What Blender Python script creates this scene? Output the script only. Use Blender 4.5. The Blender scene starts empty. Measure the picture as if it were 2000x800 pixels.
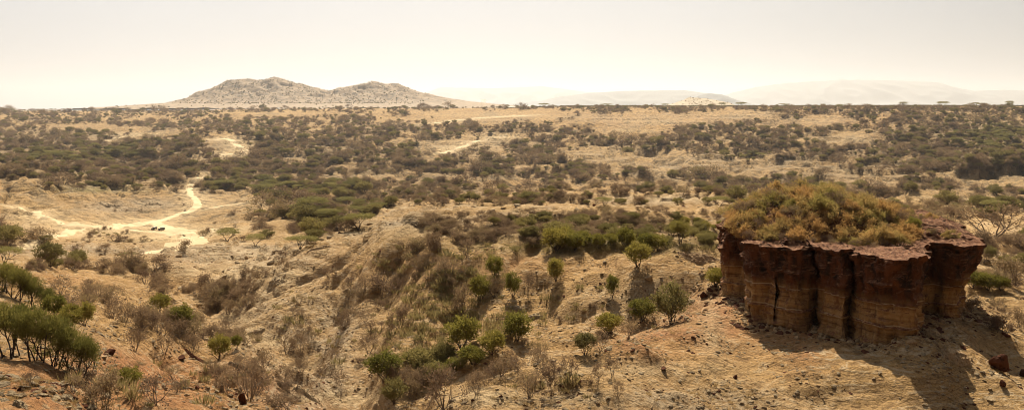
import bpy, bmesh, math, random
import numpy as np
from mathutils import Vector, Matrix
random.seed(7); RNG = np.random.default_rng(11)
C = bpy.context.scene.collection
F, HY = 1921.0, 208.0            # focal length and horizon row, used to turn sight lines into places on the land
PI = math.pi

# ------------------------------------------------------------------ small helpers
def sstep(a, b, x):
    t = np.clip((x - a) / (b - a), 0, 1); return t * t * (3 - 2 * t)

def _hash(ix, iy, seed):
    h = (ix.astype(np.int64) * 374761393 + iy.astype(np.int64) * 668265263 + seed * 1442695041) & 0xFFFFFFFF
    h = ((h ^ (h >> 13)) * 1274126177) & 0xFFFFFFFF
    h = h ^ (h >> 16)
    return h
def perlin(x, y, seed=0):
    x = np.asarray(x, float); y = np.asarray(y, float)
    ix = np.floor(x); iy = np.floor(y); fx = x - ix; fy = y - iy
    ux = fx * fx * fx * (fx * (fx * 6 - 15) + 10); uy = fy * fy * fy * (fy * (fy * 6 - 15) + 10)
    def g(dx, dy):
        a = _hash(ix + dx, iy + dy, seed) * (2 * PI / 4294967296.0)
        return np.cos(a) * (fx - dx) + np.sin(a) * (fy - dy)
    a = g(0, 0); b = g(1, 0); c = g(0, 1); d = g(1, 1)
    return 1.4 * ((a * (1 - ux) + b * ux) * (1 - uy) + (c * (1 - ux) + d * ux) * uy)
def fbm(x, y, oct=4, seed=0):
    r = 0; a = 1; s = 0
    for k in range(oct):
        r = r + a * perlin(x, y, seed + k * 17); s += a; a *= .5; x = x * 2.03 + 7.1; y = y * 2.03 - 3.7
    return r / s

def mesh_from(name, v, f, mats, midx=None, smooth=False):
    me = bpy.data.meshes.new(name)
    v = np.asarray(v, np.float32)
    if isinstance(f, np.ndarray):
        n, k = f.shape
        me.vertices.add(len(v)); me.vertices.foreach_set('co', v.ravel())
        me.loops.add(n * k); me.loops.foreach_set('vertex_index', f.astype(np.int32).ravel())
        me.polygons.add(n); me.polygons.foreach_set('loop_start', np.arange(0, n * k, k, dtype=np.int32))
        me.polygons.foreach_set('loop_total', np.full(n, k, np.int32))
    else:
        me.from_pydata([tuple(map(float, p)) for p in v], [], [tuple(int(i) for i in q) for q in f])
    for m in mats: me.materials.append(m)
    if midx is not None: me.polygons.foreach_set('material_index', np.asarray(midx, np.int32))
    me.update(calc_edges=True)
    if smooth: me.polygons.foreach_set('use_smooth', np.ones(len(me.polygons), bool))
    return me
def link(name, data, parent=None, loc=(0, 0, 0), rotz=0, scale=1):
    o = bpy.data.objects.new(name, data); C.objects.link(o); o.parent = parent
    o.location = loc; o.rotation_euler = (0, 0, rotz)
    o.scale = (scale,) * 3 if not hasattr(scale, '__len__') else scale
    return o
def tag(o, label=None, cat=None, group=None, kind=None):
    if label: o['label'] = label
    if cat: o['category'] = cat
    if group: o['group'] = group
    if kind: o['kind'] = kind
    return o

# ------------------------------------------------------------------ materials
class NT:
    def __init__(s, m): s.t = m.node_tree; s.n = s.t.nodes; s.l = s.t.links
    def new(s, typ, **kw):
        nd = s.n.new(typ)
        for k, v in kw.items():
            if k.startswith('i_'): nd.inputs[k[2:].replace('_', ' ')].default_value = v
            else: setattr(nd, k, v)
        return nd
    def link(s, a, b): s.l.new(a, b)
    def mix(s, fac, a, b, mode='MIX'):
        m = s.n.new('ShaderNodeMix'); m.data_type = 'RGBA'; m.blend_type = mode
        for sock, v in ((m.inputs[0], fac), (m.inputs[6], a), (m.inputs[7], b)):
            if isinstance(v, (int, float)): sock.default_value = v
            elif isinstance(v, tuple): sock.default_value = v if len(v) == 4 else v + (1,)
            else: s.link(v, sock)
        return m.outputs[2]
    def math(s, op, a, b=0.0, c=None, clamp=False):
        m = s.n.new('ShaderNodeMath'); m.operation = op; m.use_clamp = clamp
        for sock, v in zip(m.inputs, (a, b, c)):
            if v is None: continue
            if isinstance(v, (int, float)): sock.default_value = v
            else: s.link(v, sock)
        return m.outputs[0]
    def ramp(s, fac, pts):
        r = s.n.new('ShaderNodeValToRGB'); e = r.color_ramp.elements
        while len(e) < len(pts): e.new(.5)
        for q, (p, c) in zip(e, pts):
            q.position = p; q.color = c if len(c) == 4 else tuple(c) + (1,)
        s.link(fac, r.inputs[0]); return r.outputs[0]
    def noise(s, vec, scale, detail=4, rough=.55):
        n = s.n.new('ShaderNodeTexNoise'); n.inputs['Scale'].default_value = scale
        n.inputs['Detail'].default_value = detail; n.inputs['Roughness'].default_value = rough
        s.link(vec, n.inputs['Vector']); return n.outputs[0]
def newmat(name):
    m = bpy.data.materials.new(name); m.use_nodes = True; m.node_tree.nodes.clear(); return m, NT(m)
def plain(name, col, rough=.9, metal=0, var=.25, scale=3.0):
    m, t = newmat(name)
    out = t.new('ShaderNodeOutputMaterial'); b = t.new('ShaderNodeBsdfPrincipled'); b.inputs['Roughness'].default_value = rough
    b.inputs['Metallic'].default_value = metal
    tc = t.new('ShaderNodeTexCoord'); n = t.noise(tc.outputs['Object'], scale)
    c = t.mix(n, tuple(x * (1 - var) for x in col), tuple(min(1, x * (1 + var)) for x in col))
    t.link(c, b.inputs['Base Color']); t.link(b.outputs[0], out.inputs[0]); return m
def leafmat(name, cols, trans=.35):
    """foliage: colour varies from plant to plant and from clump to clump"""
    m, t = newmat(name)
    out = t.new('ShaderNodeOutputMaterial'); oi = t.new('ShaderNodeObjectInfo'); tc = t.new('ShaderNodeTexCoord')
    n = t.noise(tc.outputs['Object'], 1.3, 3)
    f = t.math('ADD', t.math('MULTIPLY', oi.outputs['Random'], .62), t.math('MULTIPLY', t.math('SUBTRACT', n, .28), .85), clamp=True)
    k = len(cols) - 1
    c = t.ramp(f, [(i / k, cc) for i, cc in enumerate(cols)])
    d = t.new('ShaderNodeBsdfDiffuse'); tr = t.new('ShaderNodeBsdfTranslucent'); mx = t.new('ShaderNodeMixShader')
    mx.inputs[0].default_value = trans
    t.link(c, d.inputs[0]); t.link(c, tr.inputs[0]); t.link(d.outputs[0], mx.inputs[1]); t.link(tr.outputs[0], mx.inputs[2])
    t.link(mx.outputs[0], out.inputs[0]); return m

BARK = plain('bark_grey', (.16, .12, .09), .95)
BARKD = plain('bark_dark', (.07, .05, .04), .95)
LEAF_LUSH = leafmat('leaf_lush', [(.09, .095, .028), (.18, .165, .045), (.28, .235, .07)])
LEAF_GREEN = leafmat('leaf_green', [(.11, .115, .03), (.21, .19, .045), (.33, .27, .07)])
LEAF_OLIVE = leafmat('leaf_olive', [(.13, .115, .05), (.21, .18, .07), (.30, .25, .095)])
LEAF_DRY = leafmat('leaf_dry', [(.15, .10, .07), (.21, .145, .095), (.28, .20, .12), (.26, .22, .10)], .3)
LEAF_SPIKE = leafmat('leaf_spike', [(.16, .14, .075), (.24, .20, .09), (.31, .25, .11), (.22, .14, .07)], .3)
LEAF_CREST = leafmat('leaf_crest', [(.20, .18, .06), (.30, .25, .08), (.38, .28, .11), (.45, .27, .10), (.29, .21, .12)], .4)
GRASS_DRY = leafmat('grass_dry', [(.33, .22, .10), (.42, .30, .14), (.25, .17, .08)], .3)

LEAF_ACACIA = leafmat('leaf_acacia', [(.15, .145, .055), (.24, .22, .085), (.33, .29, .11)])
def ground_material():
    m, t = newmat('dry_soil')
    out = t.new('ShaderNodeOutputMaterial'); b = t.new('ShaderNodeBsdfPrincipled'); b.inputs['Roughness'].default_value = .95
    b.inputs['Specular IOR Level'].default_value = .15
    tc = t.new('ShaderNodeTexCoord'); P = tc.outputs['Object']
    def att(nm):
        a = t.new('ShaderNodeAttribute'); a.attribute_name = nm; return a.outputs['Fac']
    far = att('far')
    nb = t.noise(P, .006, 6, .6); nm_ = t.noise(P, .06, 6, .65); nf = t.noise(P, .9, 8, .7); nff = t.noise(P, 5.0, 6, .75)
    c = t.ramp(nb, [(.3, (.42, .252, .102)), (.5, (.51, .32, .132)), (.7, (.59, .39, .17))])
    c = t.mix(t.math('MULTIPLY', t.ramp(nm_, [(.42, (0, 0, 0)), (.62, (1, 1, 1))]), .55), c, (.41, .265, .12))
    c = t.mix(t.math('MULTIPLY', att('red'), t.ramp(nm_, [(.3, (.45, .45, .45)), (.6, (1, 1, 1))])), c, (.44, .205, .085))
    c = t.mix(t.math('MULTIPLY', att('veg'), .75), c, (.22, .16, .085))
    c = t.mix(t.math('MULTIPLY', att('green'), .8), c, (.20, .18, .06))
    c = t.mix(t.math('MULTIPLY', att('rock'), t.ramp(nf, [(.35, (.1, .1, .1)), (.6, (1, 1, 1))])), c, (.37, .31, .23))
    # pale pebbly speckle and dark grit
    c = t.mix(t.math('MULTIPLY', t.ramp(nf, [(.55, (0, 0, 0)), (.61, (1, 1, 1))]), .7), c, (.60, .44, .26))
    c = t.mix(t.math('MULTIPLY', t.ramp(nf, [(.40, (1, 1, 1)), (.45, (0, 0, 0))]), .65), c, (.19, .11, .05))
    c = t.mix(t.math('MULTIPLY', t.ramp(nff, [(.41, (1, 1, 1)), (.46, (0, 0, 0))]), .6), c, (.15, .09, .045))
    # thin beds cropping out along the slopes
    mp = t.new('ShaderNodeMapping'); mp.inputs['Scale'].default_value = (.11, .11, 2.2); t.link(P, mp.inputs[0])
    st = t.noise(mp.outputs[0], 1.0, 5, .6); sm = t.ramp(t.noise(P, .035, 3), [(.42, (.15, .15, .15)), (.6, (1, 1, 1))])
    brk = t.ramp(nf, [(.4, (0, 0, 0)), (.55, (1, 1, 1))])
    c = t.mix(t.math('MULTIPLY', t.math('MULTIPLY', t.ramp(st, [(.54, (0, 0, 0)), (.58, (1, 1, 1)), (.63, (0, 0, 0))]), sm), t.math('MULTIPLY_ADD', brk, .6, .25)), c, (.62, .50, .34))
    c = t.mix(t.math('MULTIPLY', t.math('MULTIPLY', t.ramp(st, [(.40, (0, 0, 0)), (.44, (1, 1, 1)), (.48, (0, 0, 0))]), sm), t.math('MULTIPLY_ADD', brk, .5, .3)), c, (.17, .11, .06))
    c = t.mix(t.math('MULTIPLY', att('dust'), .85), c, t.mix(nm_, (.53, .38, .21), (.64, .50, .31)))
    # low scrub and stony patches in the far country, too small to be plants of their own
    sp = t.noise(P, .11, 5, .7)
    c = t.mix(t.math('MULTIPLY', t.math('MULTIPLY', t.ramp(sp, [(.5, (0, 0, 0)), (.58, (1, 1, 1))]), far), .75), c, (.16, .12, .07))
    t.link(c, b.inputs['Base Color'])
    vor = t.new('ShaderNodeTexVoronoi'); vor.inputs['Scale'].default_value = 2.4; t.link(P, vor.inputs['Vector'])
    h = t.math('ADD', t.math('MULTIPLY', nf, 1.0), t.math('MULTIPLY', nff, .28))
    h = t.math('ADD', h, t.math('MULTIPLY', vor.outputs['Distance'], -.22))
    h2 = t.math('MULTIPLY', t.noise(P, .09, 6, .7), 9.0)
    h = t.math('ADD', h, t.math('MULTIPLY', h2, far)); h = t.math('ADD', h, t.math('MULTIPLY', st, .5))
    bp = t.new('ShaderNodeBump'); bp.inputs['Strength'].default_value = 1; bp.inputs['Distance'].default_value = 1.3
    t.link(h, bp.inputs['Height']); t.link(bp.outputs[0], b.inputs['Normal'])
    t.link(b.outputs[0], out.inputs[0]); return m
def road_material():
    m, t = newmat('pale_dust')
    out = t.new('ShaderNodeOutputMaterial'); b = t.new('ShaderNodeBsdfPrincipled'); b.inputs['Roughness'].default_value = .95
    tc = t.new('ShaderNodeTexCoord'); n = t.noise(tc.outputs['Object'], .12, 6, .7)
    t.link(t.ramp(n, [(.35, (.42, .31, .175)), (.6, (.54, .42, .255))]), b.inputs['Base Color'])
    t.link(b.outputs[0], out.inputs[0]); return m
def cliff_material():
    m, t = newmat('banded_cliff')
    out = t.new('ShaderNodeOutputMaterial'); b = t.new('ShaderNodeBsdfPrincipled'); b.inputs['Roughness'].default_value = .92
    b.inputs['Specular IOR Level'].default_value = .2
    g = t.new('ShaderNodeNewGeometry'); P = g.outputs['Position']
    sx = t.new('ShaderNodeSeparateXYZ'); t.link(P, sx.inputs[0])
    mp = t.new('ShaderNodeMapping'); mp.inputs['Scale'].default_value = (1, 1, .14); t.link(P, mp.inputs[0])
    drip = t.noise(mp.outputs[0], 1.1, 6, .65)
    n1 = t.noise(P, .35, 4); n2 = t.noise(P, 2.5, 8, .7)
    mp2 = t.new('ShaderNodeMapping'); mp2.inputs['Scale'].default_value = (.12, .12, 1.6); t.link(P, mp2.inputs[0])
    lay = t.noise(mp2.outputs[0], 1.6, 6, .65)
    z = t.math('ADD', sx.outputs[2], t.math('MULTIPLY', t.math('SUBTRACT', n1, .5), 1.6))
    z = t.math('ADD', z, t.math('MULTIPLY', t.math('SUBTRACT', drip, .5), 2.4))
    up = t.math('MULTIPLY_ADD', z, 1 / 1.4, 19.3 / 1.4, clamp=True)       # 0 below -19.3, 1 above -17.9
    red = t.ramp(drip, [(.38, (.014, .006, .004)), (.5, (.075, .025, .010)), (.66, (.15, .052, .019))])
    tan = t.ramp(lay, [(.3, (.20, .11, .042)), (.5, (.33, .195, .08)), (.7, (.44, .285, .125))])
    tan = t.mix(t.ramp(drip, [(.54, (0, 0, 0)), (.66, (.8, .8, .8))]), tan, (.12, .045, .02))
    tan = t.mix(t.ramp(drip, [(.34, (.8, .8, .8)), (.44, (0, 0, 0))]), tan, (.06, .03, .018))
    c = t.mix(up, tan, red)
    c = t.mix(t.math('MULTIPLY', t.ramp(lay, [(.36, (1, 1, 1)), (.42, (0, 0, 0))]), .5), c, (.09, .045, .025))
    c = t.mix(t.math('MULTIPLY', t.ramp(n2, [(.58, (0, 0, 0)), (.68, (1, 1, 1))]), .18), c, (.30, .16, .08))
    # pale crusted seams
    for zz, w in ((-18.75, .07), (-20.75, .08)):
        zn = t.math('ADD', sx.outputs[2], t.math('MULTIPLY', t.math('SUBTRACT', n1, .5), .8))
        d = t.math('ABSOLUTE', t.math('SUBTRACT', zn, zz))
        f = t.math('SUBTRACT', 1.0, t.math('DIVIDE', d, w), clamp=True)
        c = t.mix(t.math('MULTIPLY', f, .7), c, (.55, .46, .33))
    # top surfaces are dusty red gravel
    sn = t.new('ShaderNodeSeparateXYZ'); t.link(g.outputs['True Normal'], sn.inputs[0])
    flat = t.ramp(sn.outputs[2], [(.45, (0, 0, 0)), (.8, (1, 1, 1))])
    c = t.mix(flat, c, t.ramp(n2, [(.4, (.10, .04, .02)), (.55, (.20, .09, .045)), (.66, (.36, .22, .12))]))
    t.link(c, b.inputs['Base Color'])
    h = t.math('ADD', t.math('MULTIPLY', lay, .22), t.math('ADD', t.math('MULTIPLY', n2, .4), t.math('MULTIPLY', drip, .9)))
    bp = t.new('ShaderNodeBump'); bp.inputs['Distance'].default_value = .5; bp.inputs['Strength'].default_value = 1
    t.link(h, bp.inputs['Height']); t.link(bp.outputs[0], b.inputs['Normal'])
    t.link(b.outputs[0], out.inputs[0]); return m
def rock_material(name, a, bcol, dark):
    m, t = newmat(name)
    out = t.new('ShaderNodeOutputMaterial'); b = t.new('ShaderNodeBsdfPrincipled'); b.inputs['Roughness'].default_value = .95; b.inputs['Specular IOR Level'].default_value = .1
    tc = t.new('ShaderNodeTexCoord'); oi = t.new('ShaderNodeObjectInfo')
    n = t.noise(tc.outputs['Object'], 2.5, 6, .7)
    c = t.mix(n, a, bcol); c = t.mix(t.ramp(n, [(.35, (1, 1, 1)), (.48, (0, 0, 0))]), c, dark)
    c = t.mix(t.math('MULTIPLY', oi.outputs['Random'], .5), c, dark)
    t.link(c, b.inputs['Base Color'])
    bp = t.new('ShaderNodeBump'); bp.inputs['Distance'].default_value = .3
    t.link(n, bp.inputs['Height']); t.link(bp.outputs[0], b.inputs['Normal'])
    t.link(b.outputs[0], out.inputs[0]); return m
M_GROUND = ground_material(); M_ROAD = road_material(); M_CLIFF = cliff_material()
M_ROCK_PALE = rock_material('rock_pale', (.36, .27, .165), (.50, .40, .26), (.14, .10, .065))
M_ROCK_RED = rock_material('rock_red', (.10, .036, .02), (.18, .07, .035), (.035, .015, .01))
M_ROCK_TAN = rock_material('rock_tan', (.40, .28, .16), (.52, .38, .22), (.22, .14, .08))

# ------------------------------------------------------------------ the land: heights through points read off the sight lines
CP = [  # (column, distance, row)
 # near slope on the left, falling right into the gully
 (-400,30,900),(-400,60,640),(-400,90,520),(-400,140,470),(0,42,800),(0,58,690),(0,82,572),(0,115,528),(0,30,930),(100,47,770),(100,60,705),(100,86,620),(100,130,545),
 (200,50,800),(200,62,735),(200,84,660),(200,108,590),(300,68,760),(300,85,700),(300,118,625),(400,62,800),(400,88,715),(400,112,655),
 (500,84,765),(500,104,700),(560,80,800),(640,108,752),(700,30,1300),(200,30,1020),(500,45,1000),(450,128,668),
 # gully bed
 (800,92,800),(740,100,772),(680,108,742),(600,122,702),(540,135,672),(480,150,642),(440,170,612),(400,190,588),(370,215,565),(330,250,543),(820,82,860),(860,60,1000),
 # the hill on the right of the gully
 (850,145,485),(1000,142,487),(1100,140,490),(1200,138,498),(1300,135,505),(1400,132,512),(750,155,490),(640,175,508),(560,185,530),(500,180,562),
 (650,150,602),(700,155,540),(700,130,652),(800,138,560),(800,122,650),(850,112,702),(900,104,742),(900,128,600),(900,137,540),(1000,132,560),
 (1000,120,640),(1000,108,698),(1100,130,560),(1100,120,620),(1100,109,668),(1200,127,560),(1200,119,606),(1300,126,550),(1400,125,545),
 # spur up to the rock stack
 (850,78,802),(950,80,777),(1100,83,750),(1250,88,712),(1350,97,660),(1400,108,612),(1440,116,580),(1000,96,742),(1100,102,702),(1200,109,652),(1300,117,600),
 (1000,60,930),(1200,60,930),(1400,60,930),(1600,60,960),(1000,35,1250),(1600,35,1300),(1900,40,1200),
 (1465,105,625),(1600,98,650),(1790,92,682),(1870,104,645),(1420,118,576),(1600,110,612),(1700,110,615),(1600,125,568),(1750,125,570),(1400,78,800),(1400,90,705),
 (1600,80,800),(1600,89,720),(1750,81,802),(1840,83,790),(1720,88,735),(2000,85,805),(1950,95,720),(2000,110,642),(1900,118,602),(1900,135,562),(2000,132,592),
 (2300,90,860),(2300,130,700),(2300,180,600),
 # behind the hill
 (1100,165,470),(1100,200,450),(1100,270,430),(1100,400,410),(1100,700,395),(1100,900,385),(1300,160,490),(1300,200,460),(1300,280,430),(1300,450,405),
 (1300,800,392),(1300,950,384),(900,200,460),(900,260,440),(800,260,462),(830,330,448),(720,260,480),(600,300,500),(600,430,460),(500,300,505),(400,430,480),
 (300,500,470),(200,430,482),(100,380,490),(0,330,492),(0,250,514),(200,300,520),(100,260,522),(330,640,448),(300,830,402),(100,650,430),(0,700,410),(0,1000,346),
 (200,1000,360),(100,1400,331),(300,1400,335),(400,850,400),(390,1250,346),(600,830,402),(600,1050,370),(700,820,402),(500,1300,345),(800,950,385),(1000,950,385),
 (1500,170,500),(1700,170,500),(1500,300,440),(1700,300,450),(1500,900,390),(1950,200,540),(1950,330,482),(1950,480,442),(1950,700,410),(1950,900,395),(2300,400,480),(2300,900,400),
 (-400,330,480),(-400,700,400),(-400,1000,340),
 # the far side, up to the rim
 (400,1650,290),(600,1600,300),(800,1550,300),(1000,1250,340),(1000,1500,300),(1000,1850,262),(1000,2300,228),(1000,2600,213),(700,2000,262),(700,2500,228),(500,2000,262),
 (1200,1150,345),(1200,1450,300),(1200,1850,255),(1200,2300,222),(1200,2500,211),(1400,1200,340),(1400,1450,300),(1400,1750,260),(1400,2200,222),(1400,2450,209),
 (1800,1000,370),(1800,1200,332),(1800,1500,282),(1800,1800,243),(1800,2200,209),(1600,1350,310),(1600,1700,255),(1600,2300,209),(2000,1000,372),(2000,1150,340),(2000,1500,285),
 (2000,1800,248),(2000,2150,213),(2300,1500,290),(2300,2200,216),
 (0,1500,322),(0,1900,292),(100,2200,270),(200,2500,250),(300,2700,240),(0,2800,240),(0,3300,226),(300,3500,219),(500,3300,217),(700,3000,214),(850,2900,213),
 (-400,1500,320),(-400,3000,240),(-400,5000,220),(0,5000,219.5),(400,5000,216),(800,5000,213.5),(1200,4000,211),(1600,4000,211),(2000,4000,213),
 (0,10000,214.5),(1000,10000,213),(2000,10000,213),(0,30000,213),(1000,30000,212.5),(2000,30000,212.5),(-400,30000,213),(2400,30000,213),(-400,70000,212.5),(2400,70000,212.5),(1000,70000,212.5)]
def warpY(Y): return Y * (1 + .25 * sstep(250, 700, Y))
cp = np.array(CP, float); cpY = warpY(cp[:, 1])
def UV(px, Y): return np.stack([(px - 1000) / 1000 * 1.0, np.log(Y) * .62], -1)
cuv = UV(cp[:, 0], cpY); cs = (cp[:, 2] - HY) / F
def tps_k(r2): return .5 * r2 * np.log(r2 + 1e-12)
def tps_fit(P, v, lam=2e-4):
    n = len(P); K = tps_k(((P[:, None] - P[None]) ** 2).sum(-1)) + lam * np.eye(n)
    Q = np.hstack([np.ones((n, 1)), P]); A = np.block([[K, Q], [Q.T, np.zeros((3, 3))]])
    return np.linalg.solve(A, np.concatenate([v, np.zeros(3)]))
W = tps_fit(cuv, cs)
def tps_eval(P):
    out = np.empty(len(P)); n = len(cuv)
    for i in range(0, len(P), 40000):
        p = P[i:i + 40000]; r2 = ((p[:, None] - cuv[None]) ** 2).sum(-1)
        out[i:i + 40000] = tps_k(r2) @ W[:n] + W[n] + p @ W[n + 1:]
    return out
# grid over the land: columns by bearing, rows by distance
colx = np.concatenate([np.linspace(-3000, -260, 60)[:-1], np.linspace(-260, 2260, 860), np.linspace(2260, 5000, 60)[1:]])
rowl = np.concatenate([np.linspace(math.log(22), math.log(60), 70)[:-1], np.linspace(math.log(60), math.log(260), 330)[:-1], np.linspace(math.log(260), math.log(4200), 640)[:-1],
                       np.linspace(math.log(4200), math.log(75000), 60)])
NC, NR = len(colx), len(rowl)
gl, gx = np.meshgrid(rowl, colx, indexing='ij')
GY = np.exp(gl); GX = (gx - 1000) / F * GY
# the smooth part on a coarse grid, then interpolated
ccx = np.linspace(-3000, 5000, 400); cl = np.linspace(rowl[0], rowl[-1], 260)
CL, CX = np.meshgrid(cl, ccx, indexing='ij')
cS = tps_eval(UV(np.clip(CX, -800, 2800).ravel(), np.exp(CL).ravel())).reshape(CL.shape)
def bilin(A, r, c):
    r = np.clip(r, 0, A.shape[0] - 1.001); c = np.clip(c, 0, A.shape[1] - 1.001)
    i = r.astype(int); j = c.astype(int); a = r - i; b = c - j
    return (A[i, j] * (1 - a) + A[i + 1, j] * a) * (1 - b) + (A[i, j + 1] * (1 - a) + A[i + 1, j + 1] * a) * b
GS = bilin(cS, (gl - cl[0]) / (cl[1] - cl[0]), (gx - ccx[0]) / (ccx[1] - ccx[0]))
GZ = -GS * GY
def win(Y, lo, hi): return sstep(lo * .6, lo * 1.3, Y) * (1 - sstep(hi * .7, hi * 1.5, Y))
det = np.zeros_like(GZ)
for lam, amp, lo, hi in ((900, 9, 1700, 9e4), (420, 8, 1000, 9e4), (190, 13.0, 700, 6000), (90, 8.0, 350, 5000), (42, 3.6, 170, 4500), (20, 2.0, 70, 3500), (9.5, .95, 30, 2600),
                        (4.6, .42, 20, 1200), (2.2, .24, 20, 500), (1.1, .12, 20, 240), (.55, .07, 20, 140)):
    x = GX / lam; y = GY / lam
    w = win(GY, lo, hi) if lo > 30 else (1 - sstep(hi * .7, hi * 1.5, GY))
    n = perlin(x + 3.3, y - 8.1, int(lam * 10))
    if lam in (190, 90, 42, 9.5): n = (1 - 2.2 * np.abs(n)) * .75      # ridged: small spurs and runnels
    det += w * amp * n
calm = np.ones_like(GZ)
def gblob(cx, cy_, rx, ry, soft=1.0):
    """soft patch on the land around the place seen at (cx, cy_)"""
    PYg = HY - GZ * F / GY
    d = ((gx - cx) / rx) ** 2 + ((PYg - cy_) / ry) ** 2
    return np.exp(-d * soft)
for q in ((330, 440, 150, 25), (430, 400, 90, 20), (1850, 385, 90, 8), (960, 228, 130, 14), (280, 480, 130, 15), (448, 288, 50, 22), (1280, 236, 150, 12), (1440, 224, 60, 8), (1600, 237, 60, 9), (1660, 271, 60, 9), (930, 284, 90, 22)): calm -= .75 * gblob(*q)
det *= np.clip(calm, .15, 1)
# keep the ground level round the foot of the rock stack
stk = np.exp(-(((GX - 33) / 14) ** 2 + ((GY - 110) / 16) ** 2) ** 2); det *= 1 - .7 * stk
# rim stays where it is
det *= 1 - .75 * sstep(2300, 2900, GY) * (1 - sstep(30000, 50000, GY))
GZ = GZ + det
# cut the gullies and raise the spur
def line_world(pts):
    q = []
    for k in range(len(pts) - 1):
        for t_ in np.linspace(0, 1, 12, endpoint=False):
            a_, b_ = np.array(pts[k], float), np.array(pts[k + 1], float); p = a_ * (1 - t_) + b_ * t_; q.append(((p[0] - 1000) / F * p[1], p[1]))
    return np.array(q)
near_m = GY < 330
def dist_to(q, wob=1.5):
    D = np.full(GZ.shape, 1e3); gx2, gy2 = GX[near_m], GY[near_m]; b_ = np.full(gx2.shape, 1e9)
    gx2 = gx2 + wob * perlin(gx2 / 6, gy2 / 6, 61) + .5 * wob * perlin(gx2 / 2.4, gy2 / 2.4, 62); gy2 = gy2 + wob * perlin(gx2 / 6 + 9, gy2 / 6, 63)
    for p in q: b_ = np.minimum(b_, np.hypot(gx2 - p[0], gy2 - p[1]))
    D[near_m] = b_; return D
for pts, w0, dp in (([(820, 84), (800, 92), (740, 100), (680, 108), (600, 122), (540, 135), (480, 150), (440, 170), (400, 190), (370, 215), (330, 250)], 4.0, -2.6),
                    ([(820, 86), (900, 98), (1000, 101), (1100, 106), (1200, 113), (1290, 119), (1340, 122)], 4.5, -2.4),
                    ([(680, 108), (730, 125), (760, 140), (770, 150)], 2.2, -1.6), ([(600, 122), (640, 140), (670, 160)], 2.0, -1.4), ([(840, 106), (880, 122), (900, 136)], 2.6, -1.5), ([(1000, 101), (1040, 118), (1060, 130)], 2.4, -1.5),
                    ([(300, 72), (360, 92), (430, 112), (470, 140)], 2.5, -1.6), ([(430, 74), (500, 92), (580, 110)], 2.2, -1.4), ([(150, 92), (260, 112), (330, 135), (380, 165)], 2.6, -1.8),
                    ([(940, 80), (1100, 83), (1250, 88), (1350, 97), (1400, 108)], 3.4, 1.1)):
    d_ = dist_to(line_world(pts)); GZ = GZ + dp * np.exp(-(d_ / w0) ** 2 * .8)
calm2 = calm - .6 * gblob(448, 288, 60, 25) - .6 * gblob(930, 284, 90, 22) - .5 * gblob(960, 228, 130, 14) - .6 * gblob(330, 440, 210, 40) - .5 * gblob(120, 440, 140, 25) - .5 * gblob(400, 370, 60, 30)
# branching cuts over the wider land
for lam, dp, wd, lo, hi in ((260, 11, .10, 700, 3600), (110, 5.5, .11, 500, 3200), (34, 1.0, .12, 130, 700), (13, .22, .13, 40, 260)):
    n_ = np.abs(perlin(GX / lam + .35 * perlin(GX / lam * 2.7, GY / lam * 2.7, 8), GY / lam + .35 * perlin(GX / lam * 2.7, GY / lam * 2.7 + 5, 9), int(lam) + 5))
    GZ = GZ - dp * (1 - sstep(0, wd, n_)) * win(GY, lo, hi) * np.clip(calm2, 0, 1) ** 2 * (1 - np.exp(-(((GX - 30) / 24) ** 2 + ((GY - 97) / 24) ** 2) ** 2))
# broken ledges where harder beds stand out of the slopes
lm = sstep(900, 1200, GY) * (1 - sstep(2600, 3000, GY)); st = 7.5
ph = (GZ + 3 * fbm(GX / 160, GY / 160, 3, 5)) / st
fr = ph - np.floor(ph); ter = (np.floor(ph) + sstep(.44, .56, fr)) * st - ph * st
tm = sstep(-.12, .12, fbm(GX / 330 + 9, GY / 330, 3, 77)) * lm
GZ = GZ + ter * .9 * tm
lm2 = (1 - sstep(600, 900, GY)) * sstep(150, 200, GY); st = 1.6
ph = (GZ + 1.0 * fbm(GX / 30, GY / 30, 3, 15)) / st
fr = ph - np.floor(ph); ter2 = (np.floor(ph) + sstep(.44, .56, fr)) * st - ph * st
tm2 = sstep(.0, .2, fbm(GX / 70 + 9, GY / 70, 3, 57)) * lm2
GZ = GZ + ter2 * .95 * tm2
ph = (GZ - .25 * GX / 5 + .5 * fbm(GX / 9, GY / 9, 3, 33)) / .7
fr = ph - np.floor(ph); ter3 = (np.floor(ph) + sstep(.3, .7, fr)) * .7 - ph * .7
tm3 = sstep(-.02, .15, fbm(GX / 22 + 4, GY / 22, 3, 91)) * (1 - sstep(150, 200, GY)) * (1 - stk)
GZ = GZ + ter3 * .35 * tm3
# dark bank far right, cut by the stream
bk = sstep(1850, 1905, gx); yb = 1330 + 35 * perlin(gx / 60, gx * 0, 71) + 18 * perlin(gx / 14, gx * 0, 72)
GZ = GZ + bk * 19 * sstep(-4, 5, GY - yb) * (1 - sstep(20, 420, GY - yb)) - bk * 3 * np.exp(-((GY - yb + 40) / 60) ** 2)
rimrow = np.interp(gx, [0, 350, 500, 850, 1000, 1100, 2000], [217, 216, 212.5, 212, 211.5, 209.5, 209.5])
zl = -(rimrow - HY) / F * GY; over = np.maximum(GZ - zl, 0); w_ = sstep(1500, 2200, GY)
GZ = GZ - over * .88 * w_
PYG = HY - GZ * F / GY
VIS = np.minimum.accumulate(PYG, axis=0)

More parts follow.
